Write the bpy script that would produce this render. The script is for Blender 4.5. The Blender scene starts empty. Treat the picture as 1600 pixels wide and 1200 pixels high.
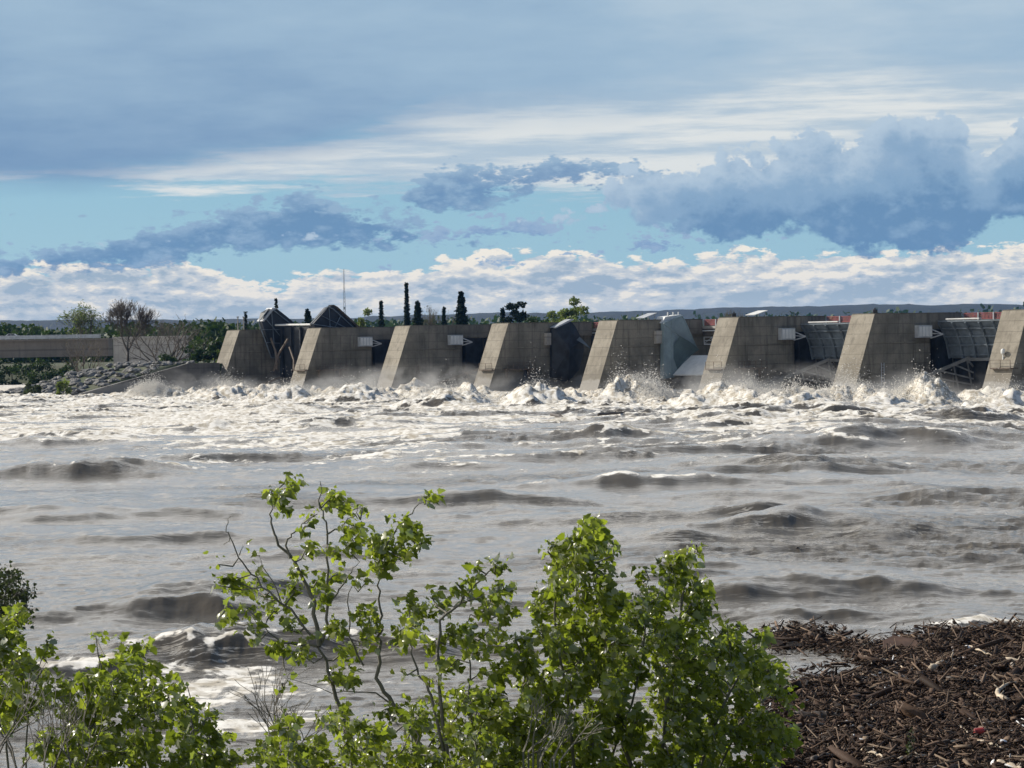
HAZE = 3.0e-5; SUNE = 5.0; EXPO = 0.0
import bpy, math, random
import numpy as np
from mathutils import Vector, Matrix, Quaternion
rnd = random.Random(7)
rs = np.random.RandomState(11)
S = bpy.context.scene
col = S.collection
rad = math.radians
# ------------------------------------------------------------------ camera
F = 4000.0; H = 9.6
PITCH = math.atan(68/4000.0); ROLL = rad(-1.0)
camd = bpy.data.cameras.new('camera'); cam = bpy.data.objects.new('camera', camd); col.objects.link(cam)
camd.sensor_width = 36; camd.lens = 36*F/1600; camd.clip_end = 30000; camd.clip_start = 0.1
RM = Matrix.Rotation(math.pi/2-PITCH, 4, 'X') @ Matrix.Rotation(ROLL, 4, 'Z')
cam.matrix_world = Matrix.Translation((0, 0, H)) @ RM
S.camera = cam
R3 = RM.to_3x3()
def ray(px, py): return R3 @ Vector(((px-800)/F, (600-py)/F, -1))
def at(px, py, Y):
    d = ray(px, py); k = Y/d.y
    return Vector((d.x*k, Y, H+d.z*k))
def atz(px, py, z=0.0):
    d = ray(px, py); k = (z-H)/d.z
    return Vector((d.x*k, d.y*k, z))
RI = np.array(R3.transposed())
def proj(X, Y, Z):
    P = np.stack([X, Y, Z-H], -1) @ RI.T
    return 800+F*P[..., 0]/-P[..., 2], 600-F*P[..., 1]/-P[..., 2]
# ------------------------------------------------------------------ noise
_perm = rs.permutation(256).astype(np.int32); _perm = np.concatenate([_perm]*3)
_ang = rs.rand(256)*2*np.pi; _gx = np.cos(_ang).astype(np.float32); _gy = np.sin(_ang).astype(np.float32)
def perlin(x, y, seed=0):
    x = np.asarray(x, np.float64)+seed*17.31; y = np.asarray(y, np.float64)+seed*9.77
    xi = np.floor(x).astype(np.int64); yi = np.floor(y).astype(np.int64)
    xf = (x-xi).astype(np.float32); yf = (y-yi).astype(np.float32)
    xi &= 255; yi &= 255
    u = xf*xf*xf*(xf*(xf*6-15)+10); v = yf*yf*yf*(yf*(yf*6-15)+10)
    def g(ix, iy, fx, fy):
        h = _perm[_perm[ix & 255]+(iy & 255)]
        return _gx[h]*fx+_gy[h]*fy
    a = g(xi, yi, xf, yf); b = g(xi+1, yi, xf-1, yf); c = g(xi, yi+1, xf, yf-1); d = g(xi+1, yi+1, xf-1, yf-1)
    return 1.4*((a+(b-a)*u)+((c+(d-c)*u)-(a+(b-a)*u))*v)
def fbm(x, y, o=4, seed=0, gain=.5):
    s = 0; a = 1.0; t = 0
    for k in range(o):
        s = s+a*perlin(x, y, seed+k*3); t += a; a *= gain; x = x*2.03+1.7; y = y*2.03-3.1
    return s/t
def ridged(x, y, o=3, seed=0, gain=.5):
    s = 0; a = 1.0; t = 0
    for k in range(o):
        n = 1-np.abs(perlin(x, y, seed+k*5))*1.6; s = s+a*n*np.abs(n); t += a; a *= gain; x = x*2.1+5.2; y = y*2.1+1.3
    return s/t
def sst(a, b, x):
    t = np.clip((x-a)/(b-a), 0, 1); return t*t*(3-2*t)
# ------------------------------------------------------------------ tagging
def tag(o, label=None, cat=None, group=None, kind=None):
    if label: o['label'] = label
    if cat: o['category'] = cat
    if group: o['group'] = group
    if kind: o['kind'] = kind
    return o
def empty(name, loc, rz=0):
    o = bpy.data.objects.new(name, None); o.empty_display_size = .3; col.objects.link(o)
    o.location = loc; o.rotation_euler = (0, 0, rz); return o
def copy_tree(o, parent=None):
    c = o.copy(); col.objects.link(c)
    if parent: c.parent = parent
    for ch in list(o.children): copy_tree(ch, c)
    return c
def np_mesh(name, v, f, mat=None, parent=None, smooth=False, attrs=None, loc=None):
    """f: int array (M,k) or list of faces"""
    me = bpy.data.meshes.new(name)
    v = np.asarray(v, np.float32)
    if isinstance(f, np.ndarray):
        M, k = f.shape
        me.vertices.add(len(v)); me.vertices.foreach_set('co', v.ravel())
        me.loops.add(M*k); me.loops.foreach_set('vertex_index', f.astype(np.int32).ravel())
        me.polygons.add(M); me.polygons.foreach_set('loop_start', np.arange(0, M*k, k, dtype=np.int32))
        me.polygons.foreach_set('loop_total', np.full(M, k, np.int32))
        me.update(calc_edges=True)
    else:
        me.from_pydata([tuple(map(float, q)) for q in v], [], f); me.update()
    for p in ([] if not smooth else [1]):
        me.polygons.foreach_set('use_smooth', np.ones(len(me.polygons), bool))
    if attrs:
        for an, arr in attrs.items():
            arr = np.asarray(arr, np.float32)
            if arr.ndim == 1:
                a = me.attributes.new(an, 'FLOAT', 'POINT'); a.data.foreach_set('value', arr)
            else:
                a = me.attributes.new(an, 'FLOAT_COLOR', 'POINT')
                a.data.foreach_set('color', np.concatenate([arr, np.ones((len(arr), 1), np.float32)], 1).ravel())
    o = bpy.data.objects.new(name, me); col.objects.link(o)
    if mat: me.materials.append(mat)
    if parent: o.parent = parent
    if loc is not None: o.location = loc
    return o
class MB:
    def __init__(s): s.v = []; s.f = []
    def add(s, v, f):
        n = len(s.v); s.v += [tuple(p) for p in v]; s.f += [tuple(i+n for i in q) for q in f]; return s
    def box(s, x0, x1, y0, y1, z0, z1):
        v = [(x, y, z) for z in (z0, z1) for y in (y0, y1) for x in (x0, x1)]
        return s.add(v, [(0, 2, 3, 1), (4, 5, 7, 6), (0, 1, 5, 4), (2, 6, 7, 3), (0, 4, 6, 2), (1, 3, 7, 5)])
    def prism(s, poly, x0, x1):
        """poly in (y,z), extruded along x"""
        n = len(poly)
        v = [(x0, y, z) for y, z in poly]+[(x1, y, z) for y, z in poly]
        f = [tuple(range(n-1, -1, -1)), tuple(range(n, 2*n))]
        for i in range(n):
            j = (i+1) % n; f.append((i, j, n+j, n+i))
        return s.add(v, f)
    def plate(s, quad, th):
        """a thick plate from a 3d polygon"""
        q = [Vector(p) for p in quad]; nrm = (q[1]-q[0]).cross(q[2]-q[0]).normalized()*th
        n = len(q); v = q+[p+nrm for p in q]
        f = [tuple(range(n-1, -1, -1)), tuple(range(n, 2*n))]
        for i in range(n):
            j = (i+1) % n; f.append((i, j, n+j, n+i))
        return s.add(v, f)
    def tube(s, pts, r, n=6, cap=True):
        pts = [Vector(p) for p in pts]
        if not hasattr(r, '__len__'): r = [r]*len(pts)
        base = len(s.v); up = None
        for i, p in enumerate(pts):
            d = (pts[min(i+1, len(pts)-1)]-pts[max(i-1, 0)])
            if d.length < 1e-9: d = Vector((0, 0, 1))
            d.normalize()
            if up is None:
                up = d.orthogonal().normalized()
            up = (up-d*up.dot(d))
            if up.length < 1e-6: up = d.orthogonal()
            up.normalize(); b = d.cross(up)
            for k in range(n):
                a = 2*math.pi*k/n; q = p+(up*math.cos(a)+b*math.sin(a))*r[i]; s.v.append(tuple(q))
        for i in range(len(pts)-1):
            for k in range(n):
                a = base+i*n+k; b2 = base+i*n+(k+1) % n; s.f.append((a, b2, b2+n, a+n))
        if cap:
            s.f.append(tuple(base+k for k in range(n-1, -1, -1)))
            s.f.append(tuple(base+(len(pts)-1)*n+k for k in range(n)))
        return s
    def bar(s, a, b, r): return s.tube([a, b], r, 4)
    def build(s, name, mat, parent=None, smooth=False, loc=None):
        return np_mesh(name, np.array(s.v), s.f, mat, parent, smooth, loc=loc)
# ------------------------------------------------------------------ node helpers
class NT:
    def __init__(s, nt): s.nt = nt; nt.nodes.clear()
    def n(s, t, **kw):
        o = s.nt.nodes.new(t)
        for k, v in kw.items(): setattr(o, k, v)
        return o
    def link(s, a, b): s.nt.links.new(a, b)
    def put(s, sock, val):
        if isinstance(val, bpy.types.NodeSocket): s.link(val, sock)
        elif val is not None:
            if hasattr(sock.default_value, '__len__') and not hasattr(val, '__len__'): val = [val]*len(sock.default_value)
            if hasattr(val, '__len__') and len(sock.default_value) == 4 and len(val) == 3: val = (*val, 1)
            sock.default_value = val
    def m(s, op, a, b=None, c=None, clamp=False):
        o = s.n('ShaderNodeMath', operation=op, use_clamp=clamp)
        s.put(o.inputs[0], a)
        if b is not None: s.put(o.inputs[1], b)
        if c is not None: s.put(o.inputs[2], c)
        return o.outputs[0]
    def smooth(s, x, a, b, lo=0.0, hi=1.0):
        o = s.n('ShaderNodeMapRange', interpolation_type='SMOOTHSTEP')
        s.put(o.inputs[0], x); s.put(o.inputs[1], a); s.put(o.inputs[2], b); s.put(o.inputs[3], lo); s.put(o.inputs[4], hi)
        return o.outputs[0]
    def lin(s, x, a, b, lo=0.0, hi=1.0):
        o = s.n('ShaderNodeMapRange')
        s.put(o.inputs[0], x); s.put(o.inputs[1], a); s.put(o.inputs[2], b); s.put(o.inputs[3], lo); s.put(o.inputs[4], hi)
        return o.outputs[0]
    def mix(s, f, a, b, mode='MIX'):
        o = s.n('ShaderNodeMix', data_type='RGBA', blend_type=mode)
        s.put(o.inputs[0], f); s.put(o.inputs[6], a); s.put(o.inputs[7], b); return o.outputs[2]
    def noise(s, vec, scale=1, detail=4, rough=.5, dist=0, dims='3D', lac=2.0):
        o = s.n('ShaderNodeTexNoise', noise_dimensions=dims)
        if vec is not None: s.put(o.inputs['Vector'], vec)
        s.put(o.inputs['Scale'], scale); s.put(o.inputs['Detail'], detail); s.put(o.inputs['Roughness'], rough); s.put(o.inputs['Distortion'], dist)
        s.put(o.inputs['Lacunarity'], lac)
        return o.outputs['Fac']
    def xyz(s, x=0, y=0, z=0):
        o = s.n('ShaderNodeCombineXYZ'); s.put(o.inputs[0], x); s.put(o.inputs[1], y); s.put(o.inputs[2], z); return o.outputs[0]
    def sep(s, v):
        o = s.n('ShaderNodeSeparateXYZ'); s.put(o.inputs[0], v); return o.outputs
    def mapping(s, v, loc=(0, 0, 0), rot=(0, 0, 0), sc=(1, 1, 1)):
        o = s.n('ShaderNodeMapping'); s.put(o.inputs[0], v); o.inputs[1].default_value = loc; o.inputs[2].default_value = rot; o.inputs[3].default_value = sc; return o.outputs[0]
    def attr(s, name): return s.n('ShaderNodeAttribute', attribute_name=name)
    def obj(s): return s.n('ShaderNodeTexCoord').outputs['Object']
    def bump(s, h, strength=.5, dist=.1, normal=None):
        o = s.n('ShaderNodeBump'); s.put(o.inputs['Height'], h); s.put(o.inputs['Strength'], strength); s.put(o.inputs['Distance'], dist)
        if normal is not None: s.put(o.inputs['Normal'], normal)
        return o.outputs[0]
    def bsdf(s, color, rough=.7, normal=None, metal=0, spec=None, ior=None):
        o = s.n('ShaderNodeBsdfPrincipled'); s.put(o.inputs['Base Color'], color); s.put(o.inputs['Roughness'], rough); s.put(o.inputs['Metallic'], metal)
        if spec is not None: s.put(o.inputs['Specular IOR Level'], spec)
        if ior is not None: s.put(o.inputs['IOR'], ior)
        if normal is not None: s.put(o.inputs['Normal'], normal)
        return o.outputs[0]
    def out(s, surf=None, vol=None):
        o = s.n('ShaderNodeOutputMaterial')
        if surf is not None: s.link(surf, o.inputs['Surface'])
        if vol is not None: s.link(vol, o.inputs['Volume'])
def newmat(name):
    m = bpy.data.materials.new(name); m.use_nodes = True; return m, NT(m.node_tree)
def simple(name, c, rough=.6, var=.25, scale=3., metal=0, bump=.0):
    m, t = newmat(name); ob = t.obj(); n = t.noise(ob, scale, 5, .6)
    dark = tuple(x*(1-var) for x in c); lite = tuple(min(1, x*(1+var)) for x in c)
    cc = t.mix(t.smooth(n, .3, .7), dark, lite)
    nr = t.bump(n, bump, .05) if bump else None
    t.out(t.bsdf(cc, rough, nr, metal)); return m
M = {}
# concrete -------------------------------------------------------------
def concrete(name, c0, c1, stain, lines=1.6):
    m, t = newmat(name); ob = t.obj(); x, y, z = t.sep(ob)
    rv = t.m('MULTIPLY', t.n('ShaderNodeObjectInfo').outputs['Random'], 500.0); sh = t.n('ShaderNodeVectorMath', operation='ADD'); t.link(ob, sh.inputs[0]); t.link(t.xyz(rv, rv, rv), sh.inputs[1]); ob = sh.outputs[0]   # every pier weathers differently
    n1 = t.noise(ob, .22, 6, .6); n2 = t.noise(t.mapping(ob, sc=(1.2, 1.2, .12)), 1.0, 5, .65); n3 = t.noise(ob, 3.0, 5, .6)
    c = t.mix(t.smooth(n1, .38, .62), c0, c1)
    c = t.mix(t.m('MULTIPLY', t.smooth(n2, .47, .72), .68), c, stain)
    c = t.mix(t.m('MULTIPLY', t.smooth(n3, .45, .75), .3), c, tuple(v*.6 for v in c0))
    fr = t.m('FRACT', t.m('DIVIDE', z, lines))
    ln = t.m('LESS_THAN', fr, .05)
    cell = t.noise(t.xyz(0, 0, t.m('FLOOR', t.m('DIVIDE', z, lines))), 3.7, 0)
    c = t.mix(t.m('MULTIPLY', t.smooth(cell, .35, .65), .22), c, tuple(v*.55 for v in c1))
    c = t.mix(t.m('MULTIPLY', ln, .5), c, tuple(v*.4 for v in c0))
    fr2 = t.m('FRACT', t.m('DIVIDE', z, lines/8)); board = t.m('LESS_THAN', fr2, .12)
    c = t.mix(t.m('MULTIPLY', board, .12), c, tuple(v*.5 for v in c0))
    # pale scoured band and dark damp band near the water
    nz = t.m('ADD', z, t.m('MULTIPLY', t.m('SUBTRACT', n1, .5), 5.0))
    c = t.mix(t.m('MULTIPLY', t.smooth(nz, 5.2, 3.4), .5), c, tuple(v*.55 for v in c0))
    c = t.mix(t.m('MULTIPLY', t.smooth(nz, 2.6, 1.9), .55), c, (.42, .40, .37))
    h = t.m('ADD', t.m('MULTIPLY', n3, .6), t.m('MULTIPLY', ln, -1.0))
    t.out(t.bsdf(c, .85, t.bump(h, .5, .08))); return m
M['concrete'] = concrete('weathered_concrete', (.165, .152, .122), (.27, .245, .195), (.06, .055, .045))
M['noseconc'] = concrete('scoured_sunlit_concrete', (.235, .207, .16), (.34, .304, .242), (.13, .112, .085))  # water-scoured, plus sunlit brightness mixed into the colour
M['wallconc'] = concrete('dark_wall_concrete', (.115, .11, .10), (.15, .14, .125), (.07, .066, .06), 2.4)
M['pale'] = concrete('pale_stained_concrete', (.40, .37, .33), (.5, .47, .42), (.2, .18, .16), 5.)
M['girder'] = concrete('girder_concrete', (.23, .2, .165), (.27, .235, .195), (.16, .14, .12), 9.)
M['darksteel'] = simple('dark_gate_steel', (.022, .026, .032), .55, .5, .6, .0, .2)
M['steel'] = simple('grey_gate_steel', (.16, .19, .215), .5, .3, .5, .0, .1)
M['teal'] = simple('teal_gate_paint', (.24, .31, .33), .45, .18, .35, 0, .1)
M['white'] = simple('white_paint', (.75, .75, .72), .5, .1, .6)
M['grey'] = simple('grey_paint', (.45, .47, .49), .5, .15, .8)
M['rust'] = simple('rusty_brown_steel', (.13, .1, .075), .8, .4, 1.5)
M['armsteel'] = simple('arm_steel', (.22, .22, .21), .6, .3, .8)
M['redrail'] = simple('faded_red_rail', (.31, .085, .085), .6, .2, 1.)
M['black'] = simple('black_fitting', (.02, .02, .02), .6, .2)
M['glass'] = simple('dark_glass', (.03, .04, .05), .08, .1)
M['tyre'] = simple('tyre_rubber', (.02, .02, .02), .85, .1)
# bark, foliage ----------------------------------------------------------
def barkmat(name, c):
    m, t = newmat(name); ob = t.obj(); n = t.noise(t.mapping(ob, sc=(6, 6, 1.5)), 3, 5, .6)
    t.out(t.bsdf(t.mix(n, tuple(v*.55 for v in c), tuple(v*1.4 for v in c)), .85, t.bump(n, .5, .02))); return m
M['bark'] = barkmat('bark', (.075, .062, .05))
M['paletwig'] = barkmat('pale_twig_bark', (.2, .185, .15))
M['greybark'] = barkmat('grey_bark', (.14, .125, .105))
def leafmat(name, c0, c1, c2, under=None, trans=.35, rough=.4, spec=.5):
    m, t = newmat(name); a = t.attr('tint').outputs['Fac']
    c = t.mix(t.smooth(a, 0, .5), c0, c1); c = t.mix(t.smooth(a, .55, 1), c, c2)
    if under:
        g = t.n('ShaderNodeNewGeometry').outputs['Backfacing']
        cf = t.mix(g, c, under)
    else: cf = c
    b = t.bsdf(cf, rough, spec=spec)
    tr = t.n('ShaderNodeBsdfTranslucent'); t.put(tr.inputs[0], t.mix(1.0, c, (1.3, 1.5, .55), 'MULTIPLY'))
    mx = t.n('ShaderNodeMixShader'); mx.inputs[0].default_value = trans; t.link(b, mx.inputs[1]); t.link(tr.outputs[0], mx.inputs[2])
    t.out(mx.outputs[0]); return m
M['poplar'] = leafmat('white_poplar_leaf', (.112, .134, .024), (.205, .232, .042), (.35, .365, .08), (.48, .5, .38), .54, .26)
M['dusty'] = leafmat('grey_green_leaf', (.05, .065, .03), (.07, .085, .04), (.09, .11, .05), None, .2, .6)
M['conifer'] = leafmat('conifer_needles', (.012, .022, .012), (.018, .032, .016), (.028, .045, .02), None, .05, .7, .2)
M['treeleaf'] = leafmat('far_tree_leaf', (.03, .055, .014), (.045, .075, .02), (.07, .1, .03), None, .2, .6, .3)
M['spring'] = leafmat('young_spring_leaf', (.12, .15, .05), (.16, .19, .07), (.2, .23, .09), None, .3, .6, .3)
M['bud'] = leafmat('twig_haze', (.1, .085, .055), (.13, .11, .065), (.16, .15, .075), None, .2, .8, .2)
# ------------------------------------------------------------------ dam frame
NP = 8
def Dd(i): return 558.5*(1-.0439*i)
NPX = [(355, 517), (481, 513.5), (620, 509.5), (769, 506), (936, 501.5), (1122, 497), (1329, 490.5), (1566, 485)]
A0 = at(*NPX[0], Dd(0)); A7 = at(*NPX[7], Dd(7))
DV = Vector((A7.x-A0.x, A7.y-A0.y, 0)); BAY = DV.length/7
E1 = DV.normalized(); E2 = Vector((-E1.y, E1.x, 0)); DROT = math.atan2(E1.y, E1.x)
PH = 12.8; PW = 5.0
P0 = Vector((A0.x, A0.y, 0))
def dam(i, lx, ly, z=0.0): return P0+E1*(i*BAY+lx)+E2*ly+Vector((0, 0, z))
def dloc(X, Y): # world -> (lx,ly) of pier-0 frame, numpy ok
    return (X-P0.x)*E1.x+(Y-P0.y)*E1.y, (X-P0.x)*E2.x+(Y-P0.y)*E2.y
def onplane(i, lx, px, py):
    """(ly,z) where the sight ray meets the vertical plane lx of bay i"""
    d = ray(px, py); o = Vector((0, 0, H)); p = dam(i, lx, 0)
    k = (p-o).dot(E1)/d.dot(E1); q = o+d*k
    return (q-p).dot(E2), q.z
print('BAY', BAY, 'rot', math.degrees(DROT))
for i in range(NP):
    p = dam(i, 0, 0, PH); print(i, NPX[i], [round(float(a), 1) for a in proj(p.x, p.y, p.z)], [round(float(a), 1) for a in proj(*dam(i, 0, -4.85, .8))], 'right', [round(float(a), 1) for a in proj(*dam(i, PW, 0, PH))], [round(float(a), 1) for a in proj(*dam(i, PW, 20, PH))])
# ------------------------------------------------------------------ water
RIDGES = [ (1130, 668, 130, 1.0, 5, .35), (960, 690, 70, .9, 5, .3), (1300, 700, 130, .8, 5, .4), (900, 716, 170, .7, 4, .6), (700, 730, 120, .6, 4, .3), (1180, 722, 110, .6, 4, .3), (100, 690, 90, .8, 5, .3), (420, 690, 110, .7, 5, .4), (520, 665, 90, .8, 5, .4), # px, py, half length px, height m, width m, foam on crest
 (1405, 694, 170, 1.5, 7, .25), (1560, 688, 60, .9, 6, .2), (1010, 758, 140, 1.0, 5, .75), (1255, 838, 95, .6, 4.5, .1), (800, 698, 160, .8, 7, .3), (640, 712, 90, .6, 6, .4),
 (330, 1030, 105, 1.0, 3.2, .8), (560, 1020, 170, .75, 3.4, .6), (1170, 940, 130, .45, 3.6, .05), (1330, 931, 120, .55, 4.0, .12), (1250, 962, 130, .35, 2.6, .05), (130, 742, 70, .7, 5, .3), (60, 803, 80, .5, 5, .1),
 (325, 668, 48, 1.0, 6, .2), (1115, 694, 90, .6, 6, .4), (1535, 972, 80, .3, 2.2, 1.3), (210, 962, 150, .6, 5, .1), (320, 945, 90, .4, 4, .1), (1480, 775, 130, .4, 5, .1), (1290, 752, 90, .55, 5, .2),
 (120, 1050, 120, .6, 3.0, .9), (330, 960, 100, .45, 3, .1), (1000, 860, 110, .3, 4, 0), (760, 785, 120, .35, 5, .05), (500, 775, 110, .4, 5, .05), (1080, 812, 100, .3, 4, 0), (1450, 838, 120, .4, 5, 0), (160, 872, 140, .3, 4, 0), (1260, 985, 75, .3, 3.0, 0),
 (240, 735, 60, .6, 5, .5), (180, 790, 100, .35, 5, .1), (880, 660, 60, .7, 5, .3), (70, 650, 60, .7, 6, .2), (1190, 655, 60, .6, 5, .5), (1400, 655, 90, .7, 5, .3), (1300, 676, 100, .8, 6, .3), (430, 640, 60, .9, 6, .4)]
_r = random.Random(41); SWELLS = []
for _k in range(40):
    _y = 645+300*_r.random()**1.5; SWELLS.append((_r.uniform(-40, 1640), _y, _r.uniform(60, 150), _r.uniform(.35, .7)*(1.35 if _y < 760 else .9), _r.uniform(3, 5), .35 if _y < 735 else .06))
def water_height(X, Y, near=True):
    """height and foam of the river at world (X,Y)"""
    px, py = proj(X, Y, np.zeros_like(X))
    lx, ly = dloc(X, Y); s = -ly-5.0           # metres downstream of the pier noses
    boil = sst(-30, 2, s)*(1-sst(20, 75, s)); rough = sst(-30, 2, s)*(1-.76*sst(60, 230, s)); far = 1-sst(240, 330, s)
    left = sst(-60, 10, lx)
    # current runs towards -E2: a across, b along
    a = lx; b = ly
    wob = fbm(a/40, b/40, 2, 50)*12
    rg2 = sst(-30, 2, s)*(1-.85*sst(30, 130, s))
    turb = sst(.02, .42, fbm(X/34, Y/24, 3, 57)+.22*(rough-.35))
    h = .9*rg2*(ridged(a/10, (b+wob)/5.5, 3, 1)-.45)
    h += (.30+.7*turb)*.56*(.42+rough)*(ridged(X/13+fbm(X/20, Y/20, 2, 58), Y/4.0, 4, 9)-.4)
    h += (.5+.5*turb)*.34*(.48+rough)*ridged(X/5.5+.6*fbm(X/9, Y/9, 2, 59), Y/1.5, 4, 21, .58)
    h += (.45+.55*turb)*.125*ridged(X/2.0, Y/.5, 4, 31, .55)*(1-sst(130, 260, Y))
    # long low swells rolling across the current
    sw = fbm(X/26+3*fbm(X/60, Y/40, 2, 140), Y/11, 2, 141)
    h += .34*(.5+rough)*sw
    # the boil below the gates
    bl = -1.75+np.maximum(fbm(a/13, b/8, 4, 61, .5)+.12, 0)*4.4+np.abs(fbm(a/6.0, b/5.0, 4, 71, .46))*2.6
    pk = 0
    for (qx, qy, hw, hh) in [(235, 604, 40, 1.7), (350, 606, 55, 2.0), (560, 612, 60, 1.6), (450, 612, 50, 1.6), (700, 620, 70, 1.5), (845, 617, 50, 2.1), (968, 612, 32, 2.6), (1020, 612, 40, 1.9), (1130, 615, 60, 1.9), (1200, 618, 60, 1.5), (1330, 616, 55, 1.7), (1452, 618, 45, 1.6), (1570, 622, 60, 1.5), (1390, 622, 60, 1.2), (1250, 622, 60, 1.5)]:
        c = atz(qx, qy+16, 0); w = hw*c.y/F
        pk = pk+hh*np.exp(-(((X-c.x)/w)**2+((Y-c.y)/7.0)**2)**1.5)*(1+1.1*fbm(X/3.6, Y/3.6, 3, 81, .5))
    leftb = sst(2, 45, lx); pk = pk*1.2; h = h*left+boil*bl*leftb-boil*.5*(1-leftb)+pk*left
    foam = .95*boil+np.clip(pk, 0, 1)*.6
    h = np.array(h); foam = np.array(foam)
    for k, (qx, qy, hl, hh, w, fo) in enumerate(RIDGES+SWELLS):
        c = atz(qx, qy+6); L = hl*c.y/F*(1.25 if k < len(RIDGES) else 1.7)
        w = w*(1+c.y/300)
        sel = (np.abs(X-c.x) < 2.6*L) & (np.abs(Y-c.y) < 5*w)
        if not sel.any(): continue
        x_ = X[sel]; y_ = Y[sel]
        t = (y_-c.y-perlin(x_/(L*.7), x_*0+k, 40+k)*min(w*.7, L*.3)-.07*fbm(x_/(L*.4), y_/(w*.6), 3, 41+k)*w)/w
        e = np.exp(-np.abs((x_-c.x)/L)**2.0)*np.clip(.85+.5*fbm(x_/(L*.55), x_*0+k, 2, 90+k), .1, 1.5)
        pr = np.where(t < 0, np.exp(-(np.abs(t)/.21)**1.7), np.exp(-(t/1.5)**2))
        h[sel] += hh*.92*e*pr*(1+.24*fbm(x_/(L*.6)+k, y_/(w*.3), 3, 150+k, .5))
        foam[sel] += fo*1.4*np.clip(e, 0, 1)*np.exp(-((t-.03)/.15)**2)*(.75+.6*perlin(x_/(L*.12), y_/w, 130+k))
    # foam carried down from the boil, patchy
    zone = (.74+.42*sst(900, 520, px)*sst(615, 645, py))*sst(724, 655, py)+.2*sst(765, 715, py)
    zone = np.where(px < 700, zone*1.0, zone*(1-.30*sst(700, 1000, px)*sst(630, 670, py)))
    zone = zone+.85*np.exp(-((px-360)/230)**2-((py-1105)/55)**2)+.35*np.exp(-((px-60)/170)**2-((py-1075)/60)**2)
    zone = zone+.32*np.exp(-((px-1450)/110)**2-((py-752)/9)**2)+.3*np.exp(-((px-600)/420)**2-((py-728)/14)**2)
    pat = fbm(X/22, Y/11, 4, 101)*1.1+fbm(a/5, b/9, 3, 111)*.5
    foam = foam+zone*(.72+1.6*pat)
    foam = foam+np.maximum(h*far-.55, 0)*.25*rough
    return h*far, np.clip(foam, 0, 1.6), np.clip(turb+boil, 0, 1), boil
ys = []; y = 52.0
while y < 1150:
    ys.append(y); y += min(max(.055, y*y/35000), .75 if y < 560 else 6)
ys = np.array(ys); NC = 1000
U, YY = np.meshgrid(np.linspace(-.27, .27, NC), ys)
YY = YY.astype(np.float64); XX = U*YY
hh, ff, tt_, bo_ = water_height(XX, YY)
nR = len(ys); idx = np.arange(nR*NC).reshape(nR, NC)
slp = np.gradient(hh, axis=0)/np.gradient(YY, axis=0)
ff = np.clip(ff-1.1*np.clip(slp-.10, 0, .55)*(1-.85*bo_), 0, 1.6)
fcs = np.stack([idx[:-1, :-1], idx[:-1, 1:], idx[1:, 1:], idx[1:, :-1]], -1).reshape(-1, 4)
print('water', nR, NC)
m, t = newmat('flood_water'); M['water'] = m
ob = t.obj(); fo = t.attr('foam').outputs['Fac']
s1 = t.noise(t.mapping(ob, sc=(.42, .26, .5)), 1.0, 8, .66, 1.1)
s2 = t.noise(t.mapping(ob, sc=(1.1, 1.0, 1.2)), 1.0, 5, .62, .6)
s3 = t.noise(t.mapping(ob, sc=(.06, .022, .05)), 1.0, 4, .55)
k = t.m('ADD', fo, t.m('ADD', t.m('MULTIPLY', t.m('SUBTRACT', s1, .5), 2.4), t.m('MULTIPLY', t.m('SUBTRACT', s2, .5), .7)))
st = t.noise(t.mapping(ob, rot=(0, 0, .25), sc=(.16, .9, .5)), 1.0, 7, .68, 1.6); st2 = t.noise(t.mapping(ob, sc=(.05, .12, .1)), 1.0, 3, .5)
lnf = t.m('MULTIPLY', t.smooth(t.m('ABSOLUTE', t.m('SUBTRACT', st, .5)), .030, .004), t.smooth(st2, .46, .62))   # thin drifting foam threads
fm = t.m('MAXIMUM', t.smooth(k, .44, .66), t.m('MULTIPLY', lnf, .45))
mud = t.mix(t.smooth(s3, .35, .65), (.085, .073, .057), (.115, .10, .08))
mud = t.mix(t.m('MULTIPLY', t.smooth(s1, .5, .75), .4), mud, (.14, .12, .094))
foamc = t.mix(t.smooth(s2, .36, .60), (.40, .355, .28), (.85, .825, .77)); foamc = t.mix(t.m('MULTIPLY', t.smooth(s1, .5, .3), .55), foamc, (.4, .35, .27))
foamc = t.mix(t.m('MULTIPLY', t.smooth(t.attr('boil').outputs['Fac'], .2, .9), .6), foamc, t.mix(t.smooth(s2, .36, .6), (.42, .35, .25), (.80, .75, .65)))
cc = t.mix(fm, mud, foamc)
w1 = t.noise(t.mapping(ob, sc=(.55, 1.7, 1)), 1.0, 8, .64, .9); w2 = t.noise(t.mapping(ob, sc=(3.5, 8, 4)), 1.0, 5, .6, .6)
hb = t.m('ADD', t.m('MULTIPLY', w1, 1.0), t.m('ADD', t.m('MULTIPLY', w2, .38), t.m('MULTIPLY', fm, .25)))
tb = t.attr('turb').outputs['Fac']; nr = t.bump(hb, t.lin(tb, 0, 1, .12, .42), .5)
vm = t.n('ShaderNodeMix', data_type='VECTOR'); t.link(t.m('MULTIPLY', fm, .48), vm.inputs[0]); t.link(nr, vm.inputs[4]); vm.inputs[5].default_value = (-.25, 0, .97)   # light scattered inside foam evens out its shading
nv = t.n('ShaderNodeVectorMath', operation='NORMALIZE'); t.link(vm.outputs[1], nv.inputs[0]); nr = nv.outputs[0]
ro = t.lin(fm, 0, 1, .14, .75)
t.out(t.bsdf(cc, ro, nr, spec=.5, ior=1.33))
river = np_mesh('river', np.stack([XX, YY, hh], -1).reshape(-1, 3), fcs, M['water'], None, True, {'foam': ff.ravel(), 'turb': tt_.ravel(), 'boil': bo_.ravel()})
tag(river, kind='structure')
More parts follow.
